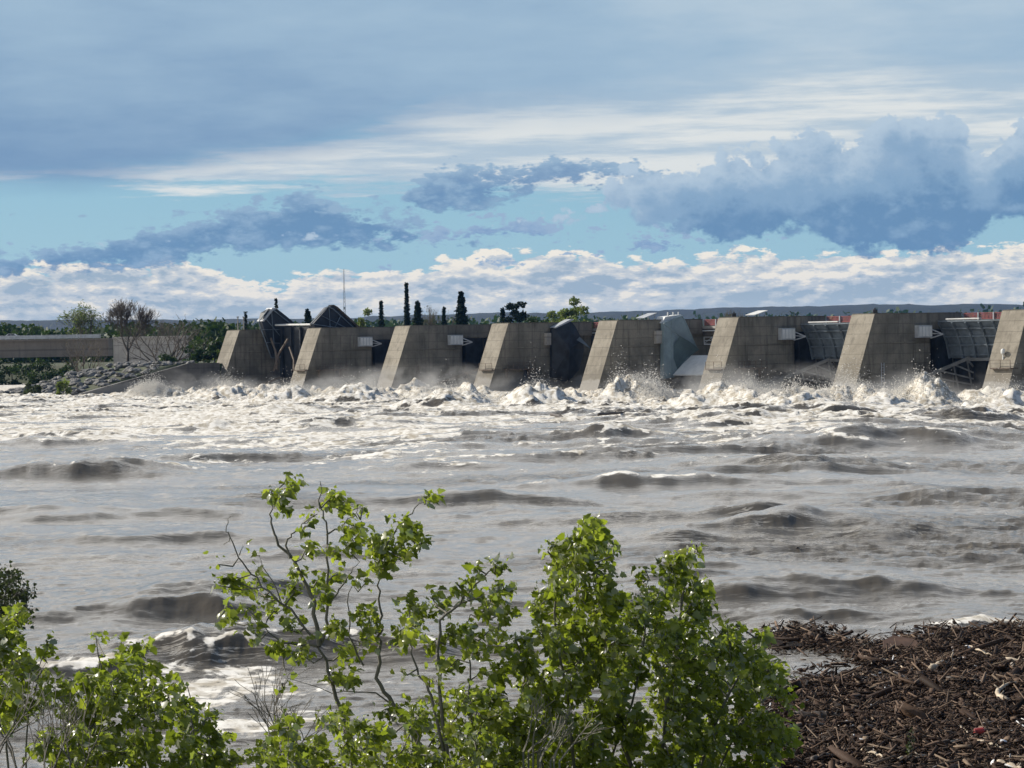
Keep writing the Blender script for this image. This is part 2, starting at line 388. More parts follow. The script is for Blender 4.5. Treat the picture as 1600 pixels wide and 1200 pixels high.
# ------------------------------------------------------------------ ground
def ticks(*segs):
    o = []
    for a, b, st in segs:
        o += list(np.arange(a, b, st))
    return np.array(sorted(set(np.round(o, 3))))
gx = ticks((-4200, -600, 300), (-600, -180, 30), (-180, 40, 2.5), (40, 300, 20), (300, 4500, 300))
gy = ticks((-120, -10, 20), (-10, 50, 1.5), (50, 470, 20), (470, 760, 2.5), (760, 1000, 20), (1000, 7600, 300))
GX, GY = np.meshgrid(gx, gy)
def ground_h(X, Y):
    lx, ly = dloc(X, Y)
    z = np.full_like(X, -4.0)
    near = np.clip(8.0-.33*np.maximum(Y-4, 0), -4, 8.0)
    z = np.where(Y < 60, near+.25*fbm(X/3, Y/3, 3, 5), z)
    # bank beside the left abutment
    top = 5.7*(1-sst(12, 42, -ly)); edge = 1-sst(30, 52, -(lx-4))
    mound = -4+(top+4)*edge*(lx < 4.3)
    mound = mound+np.where(top > .2, .35*fbm(X/6, Y/6, 3, 8), 0)
    z = np.where((Y > 300) & (lx < 4.3), np.maximum(z, mound), z)
    # land beyond the river and behind the dam
    back = sst(690, 735, Y); z = np.where((lx < 2), np.maximum(z, -4+9*back), z)
    up = sst(60, 110, ly)*sst(-30, 30, lx); z = np.maximum(z, -4+13*up*(Y > 300))
    return z
GZ = ground_h(GX, GY)
m, t = newmat('earth_and_grass'); M['earth'] = m
ob = t.obj(); n = t.noise(ob, .12, 6, .6); n2 = t.noise(ob, 1.5, 5, .6)
c = t.mix(t.smooth(n, .4, .6), (.075, .08, .04), (.05, .075, .022)); c = t.mix(t.smooth(n2, .4, .7), c, (.085, .085, .05))
t.out(t.bsdf(c, .9, t.bump(n2, .6, .15)))
gi = np.arange(GX.size).reshape(GX.shape)
ground = np_mesh('ground', np.stack([GX, GY, GZ], -1).reshape(-1, 3), np.stack([gi[:-1, :-1], gi[:-1, 1:], gi[1:, 1:], gi[1:, :-1]], -1).reshape(-1, 4), M['earth'], None, True)
tag(ground, kind='structure')
# ------------------------------------------------------------------ hills
HP = [(-900, 500), (-200, 500), (300, 499), (420, 497), (540, 496), (620, 492), (700, 490), (760, 488), (830, 488), (880, 489), (940, 486), (1000, 485), (1050, 483), (1120, 480), (1200, 478.5), (1290, 477), (1370, 474), (1450, 476), (1520, 474), (1600, 475), (1800, 470), (2400, 462)]
hx = np.linspace(-1400, 2500, 420); DH = 6200.0
crest = np.array([at(x, float(np.interp(x, [p[0] for p in HP], [p[1] for p in HP])), DH)[:] for x in hx])
crest[:, 2] += 3.5*fbm(crest[:, 0]/55, crest[:, 0]*0, 4, 3)+2.0*np.abs(perlin(crest[:, 0]/12, crest[:, 0]*0, 6))
rows = []
for k, (dy, fz) in enumerate([(-1500, 0), (-1100, .18), (-800, .34), (-500, .62), (-250, .85), (0, 1.0), (300, .9), (900, .4), (1300, 0)]):
    q = crest.copy(); q[:, 1] += dy; q[:, 2] = (crest[:, 2]-2)*fz+(14*fbm(q[:, 0]/160, q[:, 1]/200, 4, 12)*(fz > 0)*(fz < 1)); rows.append(q)
V = np.concatenate(rows); n = len(hx); ii = np.arange(len(V)).reshape(len(rows), n)
m, t = newmat('wooded_hill'); M['hill'] = m
ob = t.obj(); a1 = t.noise(ob, .004, 6, .65); a2 = t.noise(ob, .03, 5, .6)
c = t.mix(t.smooth(a1, .4, .6), (.008, .015, .012), (.014, .022, .014)); c = t.mix(t.smooth(a2, .5, .75), c, (.022, .026, .016))
t.out(t.bsdf(c, .95, t.bump(a2, 1, 6)))
hills = np_mesh('hills', V, np.stack([ii[:-1, :-1], ii[:-1, 1:], ii[1:, 1:], ii[1:, :-1]], -1).reshape(-1, 4), M['hill'], None, True)
tag(hills, kind='structure')
# ------------------------------------------------------------------ piers
ORD = ['first', 'second', 'third', 'fourth', 'fifth', 'sixth', 'seventh', 'eighth']
PLAB = ['concrete dam pier farthest from the viewer, joined to the low dark bank wall',
 'concrete dam pier under the two dark upturned gate ends, small work platform low on it',
 'concrete dam pier below the tallest thin cypress, pale scoured foot and no work platform',
 'concrete dam pier beside the crumpled dark gate end, with low platform and stained foot',
 'concrete dam pier left of the raised teal gate, grey tilted panel on its top',
 'concrete dam pier right of the raised teal gate end, white tilted panel on its top',
 'concrete dam pier between the two bays whose ribbed gates are shut',
 'nearest concrete dam pier at the right, with a platform carrying a white lamp']
def pier(i):
    root = tag(empty('dam_pier', dam(i, 0, 0), DROT), PLAB[i], 'dam pier', 'concrete piers of the dam')
    b = MB()
    b.prism([(-5.98, -2), (12.6, -2), (12.6, 10.3), (20.5, 10.3), (20.5, PH), (0, PH)], 0, PW)
    b.prism([(12.6, -2), (31, -2), (31, 10.9), (20.5, 10.9), (20.5, 10.3), (12.6, 10.3)], 1.1, PW-1.1)
    b.build('wall', M['concrete'], root)
    ns_ = MB(); sl = (PH+2)/5.98
    ns_.add([(x, y, z) for x in (.0, PW) for y, z in [(-.004, PH-.01), (-5.98-.004, -2), (-5.98-.06, -2), (-.06, PH-.01)]], [(0, 1, 2, 3), (7, 6, 5, 4), (3, 2, 6, 7), (1, 0, 4, 5), (0, 3, 7, 4), (2, 1, 5, 6)])
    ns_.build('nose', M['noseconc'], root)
    c = MB().box(-.06, PW+.06, .2, 20.6, PH, PH+.14).build('coping', M['concrete'], root)
    MB().box(PW+.003, PW+.1, 2.0, 12.4, 8.15, 8.28).build('ledge', M['concrete'], root)
    if i in (1, 2, 5, 6):
        cab = MB().box(PW, PW+.9, 9.2, 12.4, 8.9, 10.9).build('control_cabinet', M['grey'], root)
        g = MB()
        for k in range(4): g.box(PW+.9, PW+.94, 9.35+k*.78, 9.98+k*.78, 9.1, 10.7)
        g.build('cabinet_door', M['white'], cab)
        q = MB().bar((PW+.5, 12.4, 8.8), (PW+1.6, 14.2, 9.4), .12); q.bar((PW+.5, 12.4, 10.3), (PW+1.6, 14.2, 9.4), .12); q.bar((PW+.5, 12.4, 9.6), (PW+1.6, 14.2, 9.4), .1)
        q.build('bracket', M['grey'], root)
    elif i in (3, 4):
        cab = MB().box(PW, PW+.7, 8.6, 10.2, 8.6, 10.9).build('control_cabinet', M['pale'], root)
    if i in (1, 3, 5, 7):
        pl = MB().box(PW, PW+1.3, -1.4, 5.4, 4.0, 4.3); pl.box(PW, PW+.3, -1.0, -.6, 2.6, 4.0); pl.box(PW, PW+.3, 4.2, 4.6, 2.6, 4.0)
        pl.box(1.0, PW, -4.2, -2.4, 4.05, 4.25)
        w = pl.build('work_platform', M['rust'], root)
        r = MB()
        for k in range(6): r.bar((PW+1.2, -1.3+k*1.3, 4.3), (PW+1.2, -1.3+k*1.3, 5.4), .05)
        for z in (4.85, 5.4): r.bar((PW+1.2, -1.3, z), (PW+1.2, 5.2, z), .05)
        r.build('handrail', M['rust'], w); r = MB()
        for x in (1.0, 3.0, 4.9): r.bar((x, -4.1, 4.25), (x, -4.1, 5.4), .05)
        r.bar((1.0, -4.1, 5.4), (4.9, -4.1, 5.4), .05)
        r.build('handrail', M['rust'], w)
    if i in (2, 6):
        l = MB()
        for y in (1.2, 1.8): l.bar((PW+.15, y, .6), (PW+.15, y, 5.0), .07)
        for k in range(10): l.bar((PW+.15, 1.2, .9+k*.42), (PW+.15, 1.8, .9+k*.42), .05)
        l.build('ladder', M['grey' if i == 6 else 'rust'], root)
    if i == 7:
        r = MB(); r.bar((2.6, -3.0, 4.2), (2.6, -3.0, 6.4), .1); r.tube([(2.6, -3.0, 6.2), (2.6, -3.0, 6.4), (2.6, -3.0, 6.9), (2.6, -3.0, 7.1)], [.15, .32, .32, .12], 12)
        r.build('signal_lamp', M['white'], root)
    if i in (3, 4, 5, 7, 1):
        MB().box(PW+.003, PW+.12, 3.4, 4.4, 2.6, 4.0).build('recess_plate', M['darksteel'], root)  # dark plate standing in for the darkness of a small recess
    return root
for i in range(NP): pier(i)
# white tilted panels, dark boxes on pier tops
def top_panel(i, ly, c, lab, tilt, sz=3.0):
    r = tag(empty('tilted_panel', dam(i, 2.6, ly, PH+.14), DROT), lab, 'panel', 'tilted panels on the pier tops')
    MB().plate([(-1.2, -sz/2, .25), (1.2, -sz/2, .25), (1.2, sz/2, .25+tilt), (-1.2, sz/2, .25+tilt)], .12).build('panel', M[c], r)
    b = MB()
    for x in (-.9, .9):
        MB().bar((x, -sz/2+.3, 0), (x, -sz/2+.3, .3), .06).build('support', M['grey'], r); MB().bar((x, sz/2-.3, 0), (x, sz/2-.3, .2+tilt*.9), .06).build('support', M['grey'], r)
top_panel(4, 9, 'grey', 'grey tilted panel on the pier just left of the teal gate', .85)
top_panel(5, 6.5, 'white', 'bright white tilted panel on the pier right of the teal gate', .7)
for i, lx, ly, lab in [(5, 3.2, .6, 'small dark box on the nose top of the pier right of the teal gate'), (6, 4.6, .5, 'small dark box on the corner of the pier between the ribbed gates')]:
    q = MB().box(-.35, .35, -.3, .3, .14, .75); q.tube([(0, 0, .75), (0, 0, 1.0)], .12, 8)
    tag(q.build('marker_box', M['black'], None, False, dam(i, lx, ly, PH)), lab, 'marker')
# ------------------------------------------------------------------ bridge over the dam
br = tag(empty('dam_bridge', dam(0, 0, 0), DROT), 'long service bridge with red railings running along the whole dam behind the piers', 'bridge')
L0, L1 = -14, 7*BAY+70
b = MB().box(L0, L1, 21.0, 29, 11.0, 11.7); b.box(L0, L1, 21.6, 22.4, 9.9, 11.0); b.box(L0, L1, 27, 27.8, 9.9, 11.0)
b.build('deck', M['girder'], br)
MB().box(L0, L1, 20.75, 21.0, 11.15, 11.62).build('edge_beam', M['pale'], br)
MB().tube([(L0, 20.7, 10.75), (L1, 20.7, 10.75)], .13, 6).build('pipe', M['white'], br)
for i in range(NP):
    r = MB(); a0 = i*BAY+PW+.1; a1 = (i+1)*BAY-.1
    x = a0
    while x < a1:
        r.box(x, x+.17, 20.85, 20.9, 11.8, 12.75); x += .3
    for z in (11.75, 12.7): r.box(a0, a1, 20.8, 20.95, z, z+.12)
    o = r.build('railing', M['redrail'], br)
    for k in range(9): q = a0+(a1-a0)*k/8; MB().box(q-.12, q+.12, 20.66, 20.8, 11.62, 12.85).build('post', M['rust'] if i < 4 else M['grey'], o)
# ------------------------------------------------------------------ gates
def gate_arms(root, mat, zt=5.5):
    for sgn, xa, xb in ((1, PW+.35, 9.6), (-1, BAY-.35, BAY-4.6)):
        q = MB().tube([(xa, 3, .4), (xb, 17, zt)], .34, 4)
        for f in (.45, .62, .8, .97):
            x = xa+(xb-xa)*f; y = 3+14*f; z = .4+(zt-.4)*f
            q.bar((x, y, z), (xb+.6*sgn, 17.3, zt-5.6*(1.05-f)-1.0), .16); q.bar((x, y, z), (x+.3*sgn, y+1.2, -1.0), .15)
        q.build('arm', M[mat], root)
def shut_gate(i, lab, mat):
    root = tag(empty('dam_gate', dam(i, 0, 0), DROT), lab, 'dam gate', 'gates between the dam piers')
    prof = [(15.0, 11.6), (16.1, 10.0), (17.0, 8.0), (17.6, 5.6)]
    b = MB(); n = len(prof)
    for k in range(n-1):
        (ya, za), (yb, zb) = prof[k], prof[k+1]
        b.plate([(PW+.15, ya, za), (BAY-.15, ya, za), (BAY-.15, yb, zb), (PW+.15, yb, zb)], -.25)
    b.build('skin_plate', M[mat], root)
    for k in range(10):
        x = PW+.4+(BAY-PW-.8)*k/9; r = MB()
        for q in range(n-1):
            r.plate([(x-.16, prof[q][0]-.02, prof[q][1]), (x+.14, prof[q][0]-.02, prof[q][1]), (x+.14, prof[q+1][0]-.02, prof[q+1][1]), (x-.14, prof[q+1][0]-.02, prof[q+1][1])], -.75)
        r.build('rib', M[mat], root)
    for (y, z) in ((15.0, 11.5), (15.75, 10.3), (16.45, 9.0), (17.0, 7.6), (17.5, 6.0)):
        MB().box(PW+.2, BAY-.2, y-.55, y, z-.12, z+.12).build('stiffener', M[mat], root)
    MB().box(9.0, BAY-4, 16.7, 17.5, 5.0, 5.5).build('main_beam', M['armsteel'], root)
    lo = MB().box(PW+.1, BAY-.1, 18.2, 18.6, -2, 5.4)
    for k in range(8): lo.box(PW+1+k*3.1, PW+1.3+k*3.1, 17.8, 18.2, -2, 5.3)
    lo.build('dark_backing', M['darksteel'], root)  # dark panel standing for the shaded opening under the gate
    gate_arms(root, 'armsteel')
    MB().box(PW-1.0, PW+.1, 14.0, 18.0, -1, 10.2).build('recess_shade', M['darksteel'], root)  # dark block added to make the gate recess look shaded
    e = MB(); e.box(PW+2, PW+9, 14.4, 15.1, 11.75, 11.95); e.build('crest_lip', M['white'], root)
    return root
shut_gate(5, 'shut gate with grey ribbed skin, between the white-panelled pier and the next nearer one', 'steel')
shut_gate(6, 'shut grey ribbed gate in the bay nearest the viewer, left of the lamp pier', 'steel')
def open_gate(i, lab):
    root = tag(empty('dam_gate', dam(i, 0, 0), DROT), lab, 'dam gate', 'gates between the dam piers')
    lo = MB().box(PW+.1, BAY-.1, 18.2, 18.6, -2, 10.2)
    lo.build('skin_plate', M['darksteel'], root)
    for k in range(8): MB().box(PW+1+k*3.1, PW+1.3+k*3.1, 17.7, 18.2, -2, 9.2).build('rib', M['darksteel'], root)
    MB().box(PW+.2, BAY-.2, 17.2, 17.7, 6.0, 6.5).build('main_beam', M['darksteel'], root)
    MB().box(PW-1.0, PW+.1, 13.6, 18.0, -1, 10.2).build('recess_shade', M['darksteel'], root)  # dark block standing for the shade inside the recess
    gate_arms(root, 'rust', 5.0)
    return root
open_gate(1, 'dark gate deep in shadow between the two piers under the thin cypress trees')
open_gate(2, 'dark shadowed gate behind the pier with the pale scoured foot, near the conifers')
# bay 0: wrecked raised gate, two upturned ends and a bent bar
g0 = tag(empty('dam_gate', dam(0, 0, 0), DROT), 'wrecked dark gate in the farthest bay with both ends turned up above the piers', 'dam gate', 'gates between the dam piers')
def endplate(root, i, lx, pxs, th, mat, name):
    b = MB().prism([onplane(i, lx, *p) for p in pxs], lx, lx+th); return b.build(name, M[mat], root)
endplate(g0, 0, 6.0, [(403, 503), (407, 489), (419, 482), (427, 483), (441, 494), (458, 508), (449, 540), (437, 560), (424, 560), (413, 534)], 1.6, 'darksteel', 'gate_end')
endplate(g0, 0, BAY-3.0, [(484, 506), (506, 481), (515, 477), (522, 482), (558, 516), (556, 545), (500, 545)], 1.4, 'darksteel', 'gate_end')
yz = [onplane(0, BAY-3.0, *p) for p in [(514, 476.4), (520, 479.5), (560, 515.5), (556, 516)]]
MB().prism(yz, BAY-3.3, BAY-1.2).build('torn_plate', M['rust'], g0)
yz = [onplane(0, 6.0, *p) for p in [(402.5, 502), (418.5, 481), (428, 482), (420, 484.5), (405, 503)]]
MB().prism(yz, 5.6, 7.9).build('torn_plate', M['grey'], g0)
ya, za = onplane(0, 6.0, 424, 508); yb, zb = onplane(0, BAY-3, 490, 507)
MB().tube([(6.0, ya, za), (BAY-3, ya, zb)], .22, 6).build('cross_bar', M['white'], g0)
MB().box(7.6, BAY-3.3, ya+1.0, ya+1.5, -1.5, za-.5).build('skin_plate', M['darksteel'], g0)
for k in range(5): MB().box(9+k*3.6, 9.4+k*3.6, ya+.4, ya+1.0, 0, za-.6).build('rib', M['darksteel'], g0)
for q in ([(8, ya-1.5, 11.0), (11, ya-2.2, 8.0), (12.5, ya-3, 4.2)], [(14, ya-1, 10.8), (11.8, ya-2, 7.6), (11.2, ya-3, 3.8)], [(15, ya-1.3, 9.0), (18, ya-2.2, 6.2), (19, ya-3, 4)]): MB().tube(q, .26, 5).build('bent_strut', M['rust'], g0)
gate_arms(g0, 'rust', 5.2)
def rims(root, i, lx, pxs, ribs, mat, r=.16):
    P = [(lx, *onplane(i, lx, *p)) for p in pxs]
    for k in range(len(P)): MB().bar(P[k], P[(k+1) % len(P)], r).build('rim', M[mat], root)
    for a, b in ribs: MB().bar((lx, *onplane(i, lx, *a)), (lx, *onplane(i, lx, *b)), r*.8).build('rib', M[mat], root)
rims(g0, 0, 7.75, [(404, 503), (419, 483), (428, 485), (458, 509), (437, 559), (424, 559)], [((412, 494), (447, 536)), ((424, 485), (430, 558)), ((408, 515), (455, 515)), ((415, 535), (449, 537))], 'steel', .12)
rims(g0, 0, BAY-1.5, [(486, 506), (512, 479), (521, 483), (557, 516)], [((500, 492), (540, 512)), ((514, 480), (516, 514)), ((532, 494), (522, 514))], 'steel', .12)
# bay 3: crumpled dark gate end
g3 = tag(empty('dam_gate', dam(3, 0, 0), DROT), 'crumpled dark gate end standing out beside the pier in the middle of the dam', 'dam gate', 'gates between the dam piers')
pp = [onplane(3, 6.2, *p) for p in [(864, 512), (887, 500), (892, 499), (899, 510), (908, 532), (915, 546), (905, 578), (886, 596), (864, 590)]]
b = MB(); c0 = onplane(3, 6.2, 884, 545); n = len(pp)
vs = [(6.2+.5*math.sin(k*2.1), y, z) for k, (y, z) in enumerate(pp)]+[(7.4, c0[0], c0[1])]+[(5.4, y, z) for y, z in pp]
fs = [(k, (k+1) % n, n) for k in range(n)]+[(n+1+k, k, (k+1) % n)[::-1] for k in range(0)]
fs += [(k, n+1+k, n+1+(k+1) % n, (k+1) % n) for k in range(n)]+[tuple(n+1+k for k in range(n-1, -1, -1))]
b.add(vs, fs); b.build('gate_end', M['darksteel'], g3)
MB().prism([onplane(3, 6.2, *p) for p in [(864, 511.6), (888, 499), (894, 498.6), (891, 501), (865, 513)]], 5.2, 6.9).build('torn_plate', M['grey'], g3)
MB().plate([(6.9, *onplane(3, 6.9, 901, 531)), (6.9, *onplane(3, 6.9, 906, 526)), (8.2, *onplane(3, 6.9, 917, 545))], .1).build('flap', M['steel'], g3)
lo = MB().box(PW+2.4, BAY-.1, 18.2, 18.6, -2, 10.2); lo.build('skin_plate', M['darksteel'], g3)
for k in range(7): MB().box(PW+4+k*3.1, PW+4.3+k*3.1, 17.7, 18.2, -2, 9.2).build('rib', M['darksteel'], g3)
# bay 4: teal raised gate
g4 = tag(empty('dam_gate', dam(4, 0, 0), DROT), 'raised teal gate end with a pale curved plate below it', 'dam gate', 'gates between the dam piers')
b = MB(); A = 6.0
P = lambda x, p: (x, *onplane(4, x, *p))
pl1 = [P(A, (1036.5, 505)), P(A, (1066, 493)), P(A, (1074, 510)), P(A, (1081, 528)), P(A, (1056, 525)), P(A, (1050, 540)), P(A, (1053, 560)), P(A, (1050, 586)), P(A, (1035.5, 588))]
def solidx(b, poly, th):
    n = len(poly); v = list(poly)+[(p[0]-th, p[1], p[2]) for p in poly]
    b.add(v, [tuple(range(n-1, -1, -1)), tuple(range(n, 2*n))]+[(i, (i+1) % n, n+(i+1) % n, n+i) for i in range(n)])
q = [onplane(4, A, *p) for p in [(1036.5, 505), (1066, 493), (1074, 510), (1082, 530), (1090, 546), (1074, 560), (1062, 574), (1052, 590), (1035.5, 592)]]
MB().prism(q, A-.7, A+.2).build('gate_end', M['teal'], g4)
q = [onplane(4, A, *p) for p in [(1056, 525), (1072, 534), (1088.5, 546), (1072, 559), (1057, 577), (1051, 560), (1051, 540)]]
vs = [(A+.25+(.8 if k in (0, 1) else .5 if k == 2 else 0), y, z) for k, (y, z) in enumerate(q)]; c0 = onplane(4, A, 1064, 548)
vs.append((A+.35, c0[0], c0[1])); b = MB(); b.add(vs, [(k, (k+1) % len(q), len(q)) for k in range(len(q))]); b.build('folded_plate', simple('shaded_teal_paint', (.085, .13, .14), .5, .2, .35), g4)  # darker teal carries the shade of the downward-facing fold
MB().prism([onplane(4, A, *p) for p in [(1036, 505), (1042, 495), (1066, 491.5), (1067, 493.5), (1050, 499.5)]], A-2.6, A-.4).build('top_plate', M['white'], g4)
q0 = onplane(4, A, 1045, 497)
for k in range(3): MB().box(A-1.6, A-1.3, q0[0]+1+k*1.3, q0[0]+1.2+k*1.3, q0[1], q0[1]+1.1).build('bracket', M['grey'], g4)
b = MB(); prof = [onplane(4, A, *p) for p in [(1050, 587), (1064, 571.5), (1079, 557)]]
for k in range(len(prof)-1):
    (ya, za), (yb, zb) = prof[k], prof[k+1]
    b.plate([(A+.4, ya, za), (BAY-.3, ya, za), (BAY-.3, yb, zb), (A+.4, yb, zb)], .25)
b.build('curved_plate', M['white'], g4)
MB().box(PW+2, BAY-.1, 18.2, 18.6, -2, 5.2).build('skin_plate', M['darksteel'], g4)
rims(g4, 4, A+.22, [(1037, 505), (1066, 493.5), (1074, 510), (1089.5, 546)], [((1037, 530), (1056, 524)), ((1037, 556), (1050, 548)), ((1050, 500), (1050, 586))], 'teal', .13)
w = MB(); w.box(A+1, BAY-.2, 19.0, 20.2, 8.2, 8.4)
for k in range(12): w.bar((A+1+k*2.1, 19.05, 8.4), (A+1+k*2.1, 19.05, 9.6), .07)
for z in (9.0, 9.6): w.bar((A+1, 19.05, z), (BAY-.2, 19.05, z), .07)
for k in range(11): w.bar((A+1+k*2.1, 19.05, 8.4), (A+3.1+k*2.1, 19.05, 9.6), .05)
w.build('walkway', M['grey'], g4)
for k in range(3): MB().box(A+6+k*6, A+6.5+k*6, 19.6, 20.1, -2, 8.2).build('column', M['darksteel'], g4)
# ------------------------------------------------------------------ bank wall
wl = MB()
tp = [(0, 5.9), (-12, 5.9), (-40, -.2), (-40, -3), (0, -3)]
wl.prism([(y, z) for y, z in [(-5.2, -3), (-5.2, 5.9), (-13, 5.9), (-41, -.3), (-41, -3)]], PW-1.0, PW-.02)
w = wl.build('bank_wall', M['wallconc'], None, False, dam(0, 0, 0)); w.rotation_euler = (0, 0, DROT)
tag(w, 'low dark concrete wall sloping down into the water from the farthest pier', 'wall')
# ------------------------------------------------------------------ far road bridge, white car, old wall
DB = 700.0
def WX(px, py, Y): p = at(px, py, Y); return p.x, p.z
xr, zr = WX(168, 524, DB)
rb = tag(empty('road_bridge', (xr, DB, 0)), 'brown concrete road bridge crossing behind the trees at far left', 'bridge')
zt = WX(100, 532, DB)[1]; zb = WX(100, 557.5, DB)[1]
MB().box(-140, 0, 0, 9, zb, zt).build('girder', M['girder'], rb)
MB().box(-140, .2, -.6, 9.6, zt, zt+.45).build('deck', M['girder'], rb)
b = MB()
for k in range(70): b.box(-139.9+k*2, -139.75+k*2, -.5, -.4, zt+.45, zt+1.5)
for z in (zt+.95, zt+1.5): b.box(-140, 0, -.52, -.38, z, z+.1)
b.box(-118, -2, -.46, -.44, zt+.55, zt+1.45)
b.build('railing', M['grey'], rb)
for k in (-38, -92): MB().box(k-1.5, k+1.5, .5, 8.5, -4, zb).build('support', M['girder'], rb)
xa, za = WX(168, 526, 693); xb, zbb = WX(282, 574, 693)
ow = MB().box(0, xb-xa, 0, 6, 2.0, za-.6); ow.box(-.2, xb-xa+.2, -.4, 6.4, za-.6, za-.1)
tag(ow.build('old_wall', M['pale'], None, False, (xa+1.5, 693, 0)), 'pale stained concrete abutment wall behind the tall bare tree', 'wall')
cx, cz = WX(9, 531, DB+3); cz = zt+.45
car = tag(empty('white_car', (cx, DB+2.6, cz)), 'white car driving on the far road bridge at the left edge', 'car')
MB().prism([(0, .35), (4.3, .35), (4.35, .8), (4.2, 1.0), (3.3, 1.08), (2.6, 1.62), (.9, 1.66), (.1, 1.1), (0, .8)], -.85, .85).build('body', M['white'], car).rotation_euler = (0, 0, -math.pi/2)
for s in (-.87, .87):
    MB().prism([(.55, 1.12), (1.65, 1.12), (1.65, 1.55), (1.0, 1.55)], min(s, s*.97), max(s, s*.97)).build('window', M['glass'], car).rotation_euler = (0, 0, -math.pi/2)
    MB().prism([(1.75, 1.12), (3.05, 1.12), (2.55, 1.52), (1.75, 1.55)], min(s, s*.97), max(s, s*.97)).build('window', M['glass'], car).rotation_euler = (0, 0, -math.pi/2)
    for xw in (.85, 3.4):
        w = MB().tube([(xw, s-.1, .33), (xw, s+.1, .33)], .33, 14).build('wheel', M['tyre'], car)
        MB().tube([(xw, s-.12, .33), (xw, s+.12, .33)], .18, 10).build('rim', M['grey'], w)
# ------------------------------------------------------------------ leaves helper
def rot_frames(ax, nr):
    """stack of matrices with x=ax, z~nr"""
    ax = ax/np.linalg.norm(ax, axis=1, keepdims=True)
    nr = nr-ax*np.sum(nr*ax, 1, keepdims=True); nr /= np.linalg.norm(nr, axis=1, keepdims=True)+1e-9
    by = np.cross(nr, ax)
    return np.stack([ax, by, nr], -1)
def scatter_mesh(name, tv, tf, pos, R, sc, tint, mat, parent, smooth=False):
    tv = np.asarray(tv, float); tf = np.asarray(tf); n = len(pos)
    V = np.einsum('nij,nkj->nki', R, tv[None]*sc.reshape(n, 1, -1))+pos[:, None]
    Fc = tf[None]+(np.arange(n)*len(tv))[:, None, None]
    at_ = np.repeat(tint, len(tv), 0)
    return np_mesh(name, V.reshape(-1, 3), Fc.reshape(-1, tf.shape[1]), mat, parent, smooth, {'tint': at_})
# poplar leaf: stalk at origin, tip at x=1, five shallow lobes, folded on the midrib
LO = [(0, 0), (.10, .22), (.06, .42), (.32, .40), (.48, .52), (.60, .30), (.80, .26), (1.0, 0)]
def leaf_template(fold=.22, curl=.18):
    v = []; f = []
    mid = [(x, 0, -curl*x*x) for x in (0, .1, .25, .4, .55, .75, .9, 1.0)]
    L = [(x, y, fold*y-curl*x*x) for x, y in LO]; Rr = [(x, -y, fold*y-curl*x*x) for x, y in LO]
    v = mid+L+Rr
    for k in range(7):
        f.append((k, k+1, 8+k+1, 8+k)); f.append((k+1, k, 16+k, 16+k+1))
    return np.array(v), np.array(f)
LV, LF = leaf_template()
QV = np.array([(0, -.5, 0), (1, -.35, .1), (1, .4, 0), (0, .5, -.1)]); QF = np.array([(0, 1, 2, 3)])
# ------------------------------------------------------------------ distant trees
def unit(v): return v/(np.linalg.norm(v, axis=-1, keepdims=True)+1e-9)
def far_quads(name, pos, size, mat, parent, up=.3, tint=None, stretch=1.4):
    n = len(pos); ax = unit(rs.randn(n, 3)); nr = unit(rs.randn(n, 3)+np.array([0, 0, up]))
    sc = np.stack([size*stretch, size, size], 1)*(.6+.8*rs.rand(n, 1)) if np.ndim(size) else np.stack([np.full(n, size*stretch), np.full(n, size), np.full(n, size)], 1)*(.6+.8*rs.rand(n, 1))
    return scatter_mesh(name, QV, QF, pos, rot_frames(ax, nr), sc, rs.rand(n) if tint is None else tint, mat, parent)
def base_at(px, D):
    p = at(px, 560, D); z = float(ground_h(np.array([p.x]), np.array([p.y]))[0]); return Vector((p.x, p.y, z-.15))
def ztop(px, py, D): return at(px, py, D).z
def branch(b, p, d, L, r, depth, tips, spread=.55, up=.15, minr=.02, ns=5):
    n = 4; pts = [p]; dd = d.normalized(); ra = [r]
    for k in range(n):
        dd = (dd+Vector((rnd.gauss(0, .12), rnd.gauss(0, .12), rnd.gauss(0, .08)+up*.25))).normalized()
        pts.append(pts[-1]+dd*L/n); ra.append(max(minr, r*(1-.42*(k+1)/n)))
    b.tube(pts, ra, ns if depth > 2 else 3, False)
    if depth <= 0: tips.append((pts[-1], dd)); return
    for c in range(rnd.choice((2, 3, 3))):
        a = Vector((rnd.gauss(0, 1), rnd.gauss(0, 1), rnd.gauss(0, .5))); a = (a-dd*a.dot(dd)).normalized()
        s = spread*rnd.uniform(.6, 1.3); k = rnd.choice((2, 3, 4, 4))
        branch(b, pts[k], dd*math.cos(s)+a*math.sin(s), L*rnd.uniform(.62, .86), ra[k]*.68, depth-1, tips, spread, up, minr, ns)
    if depth > 1: branch(b, pts[-1], dd, L*.72, ra[-1], depth-1, tips, spread, up, minr, ns)
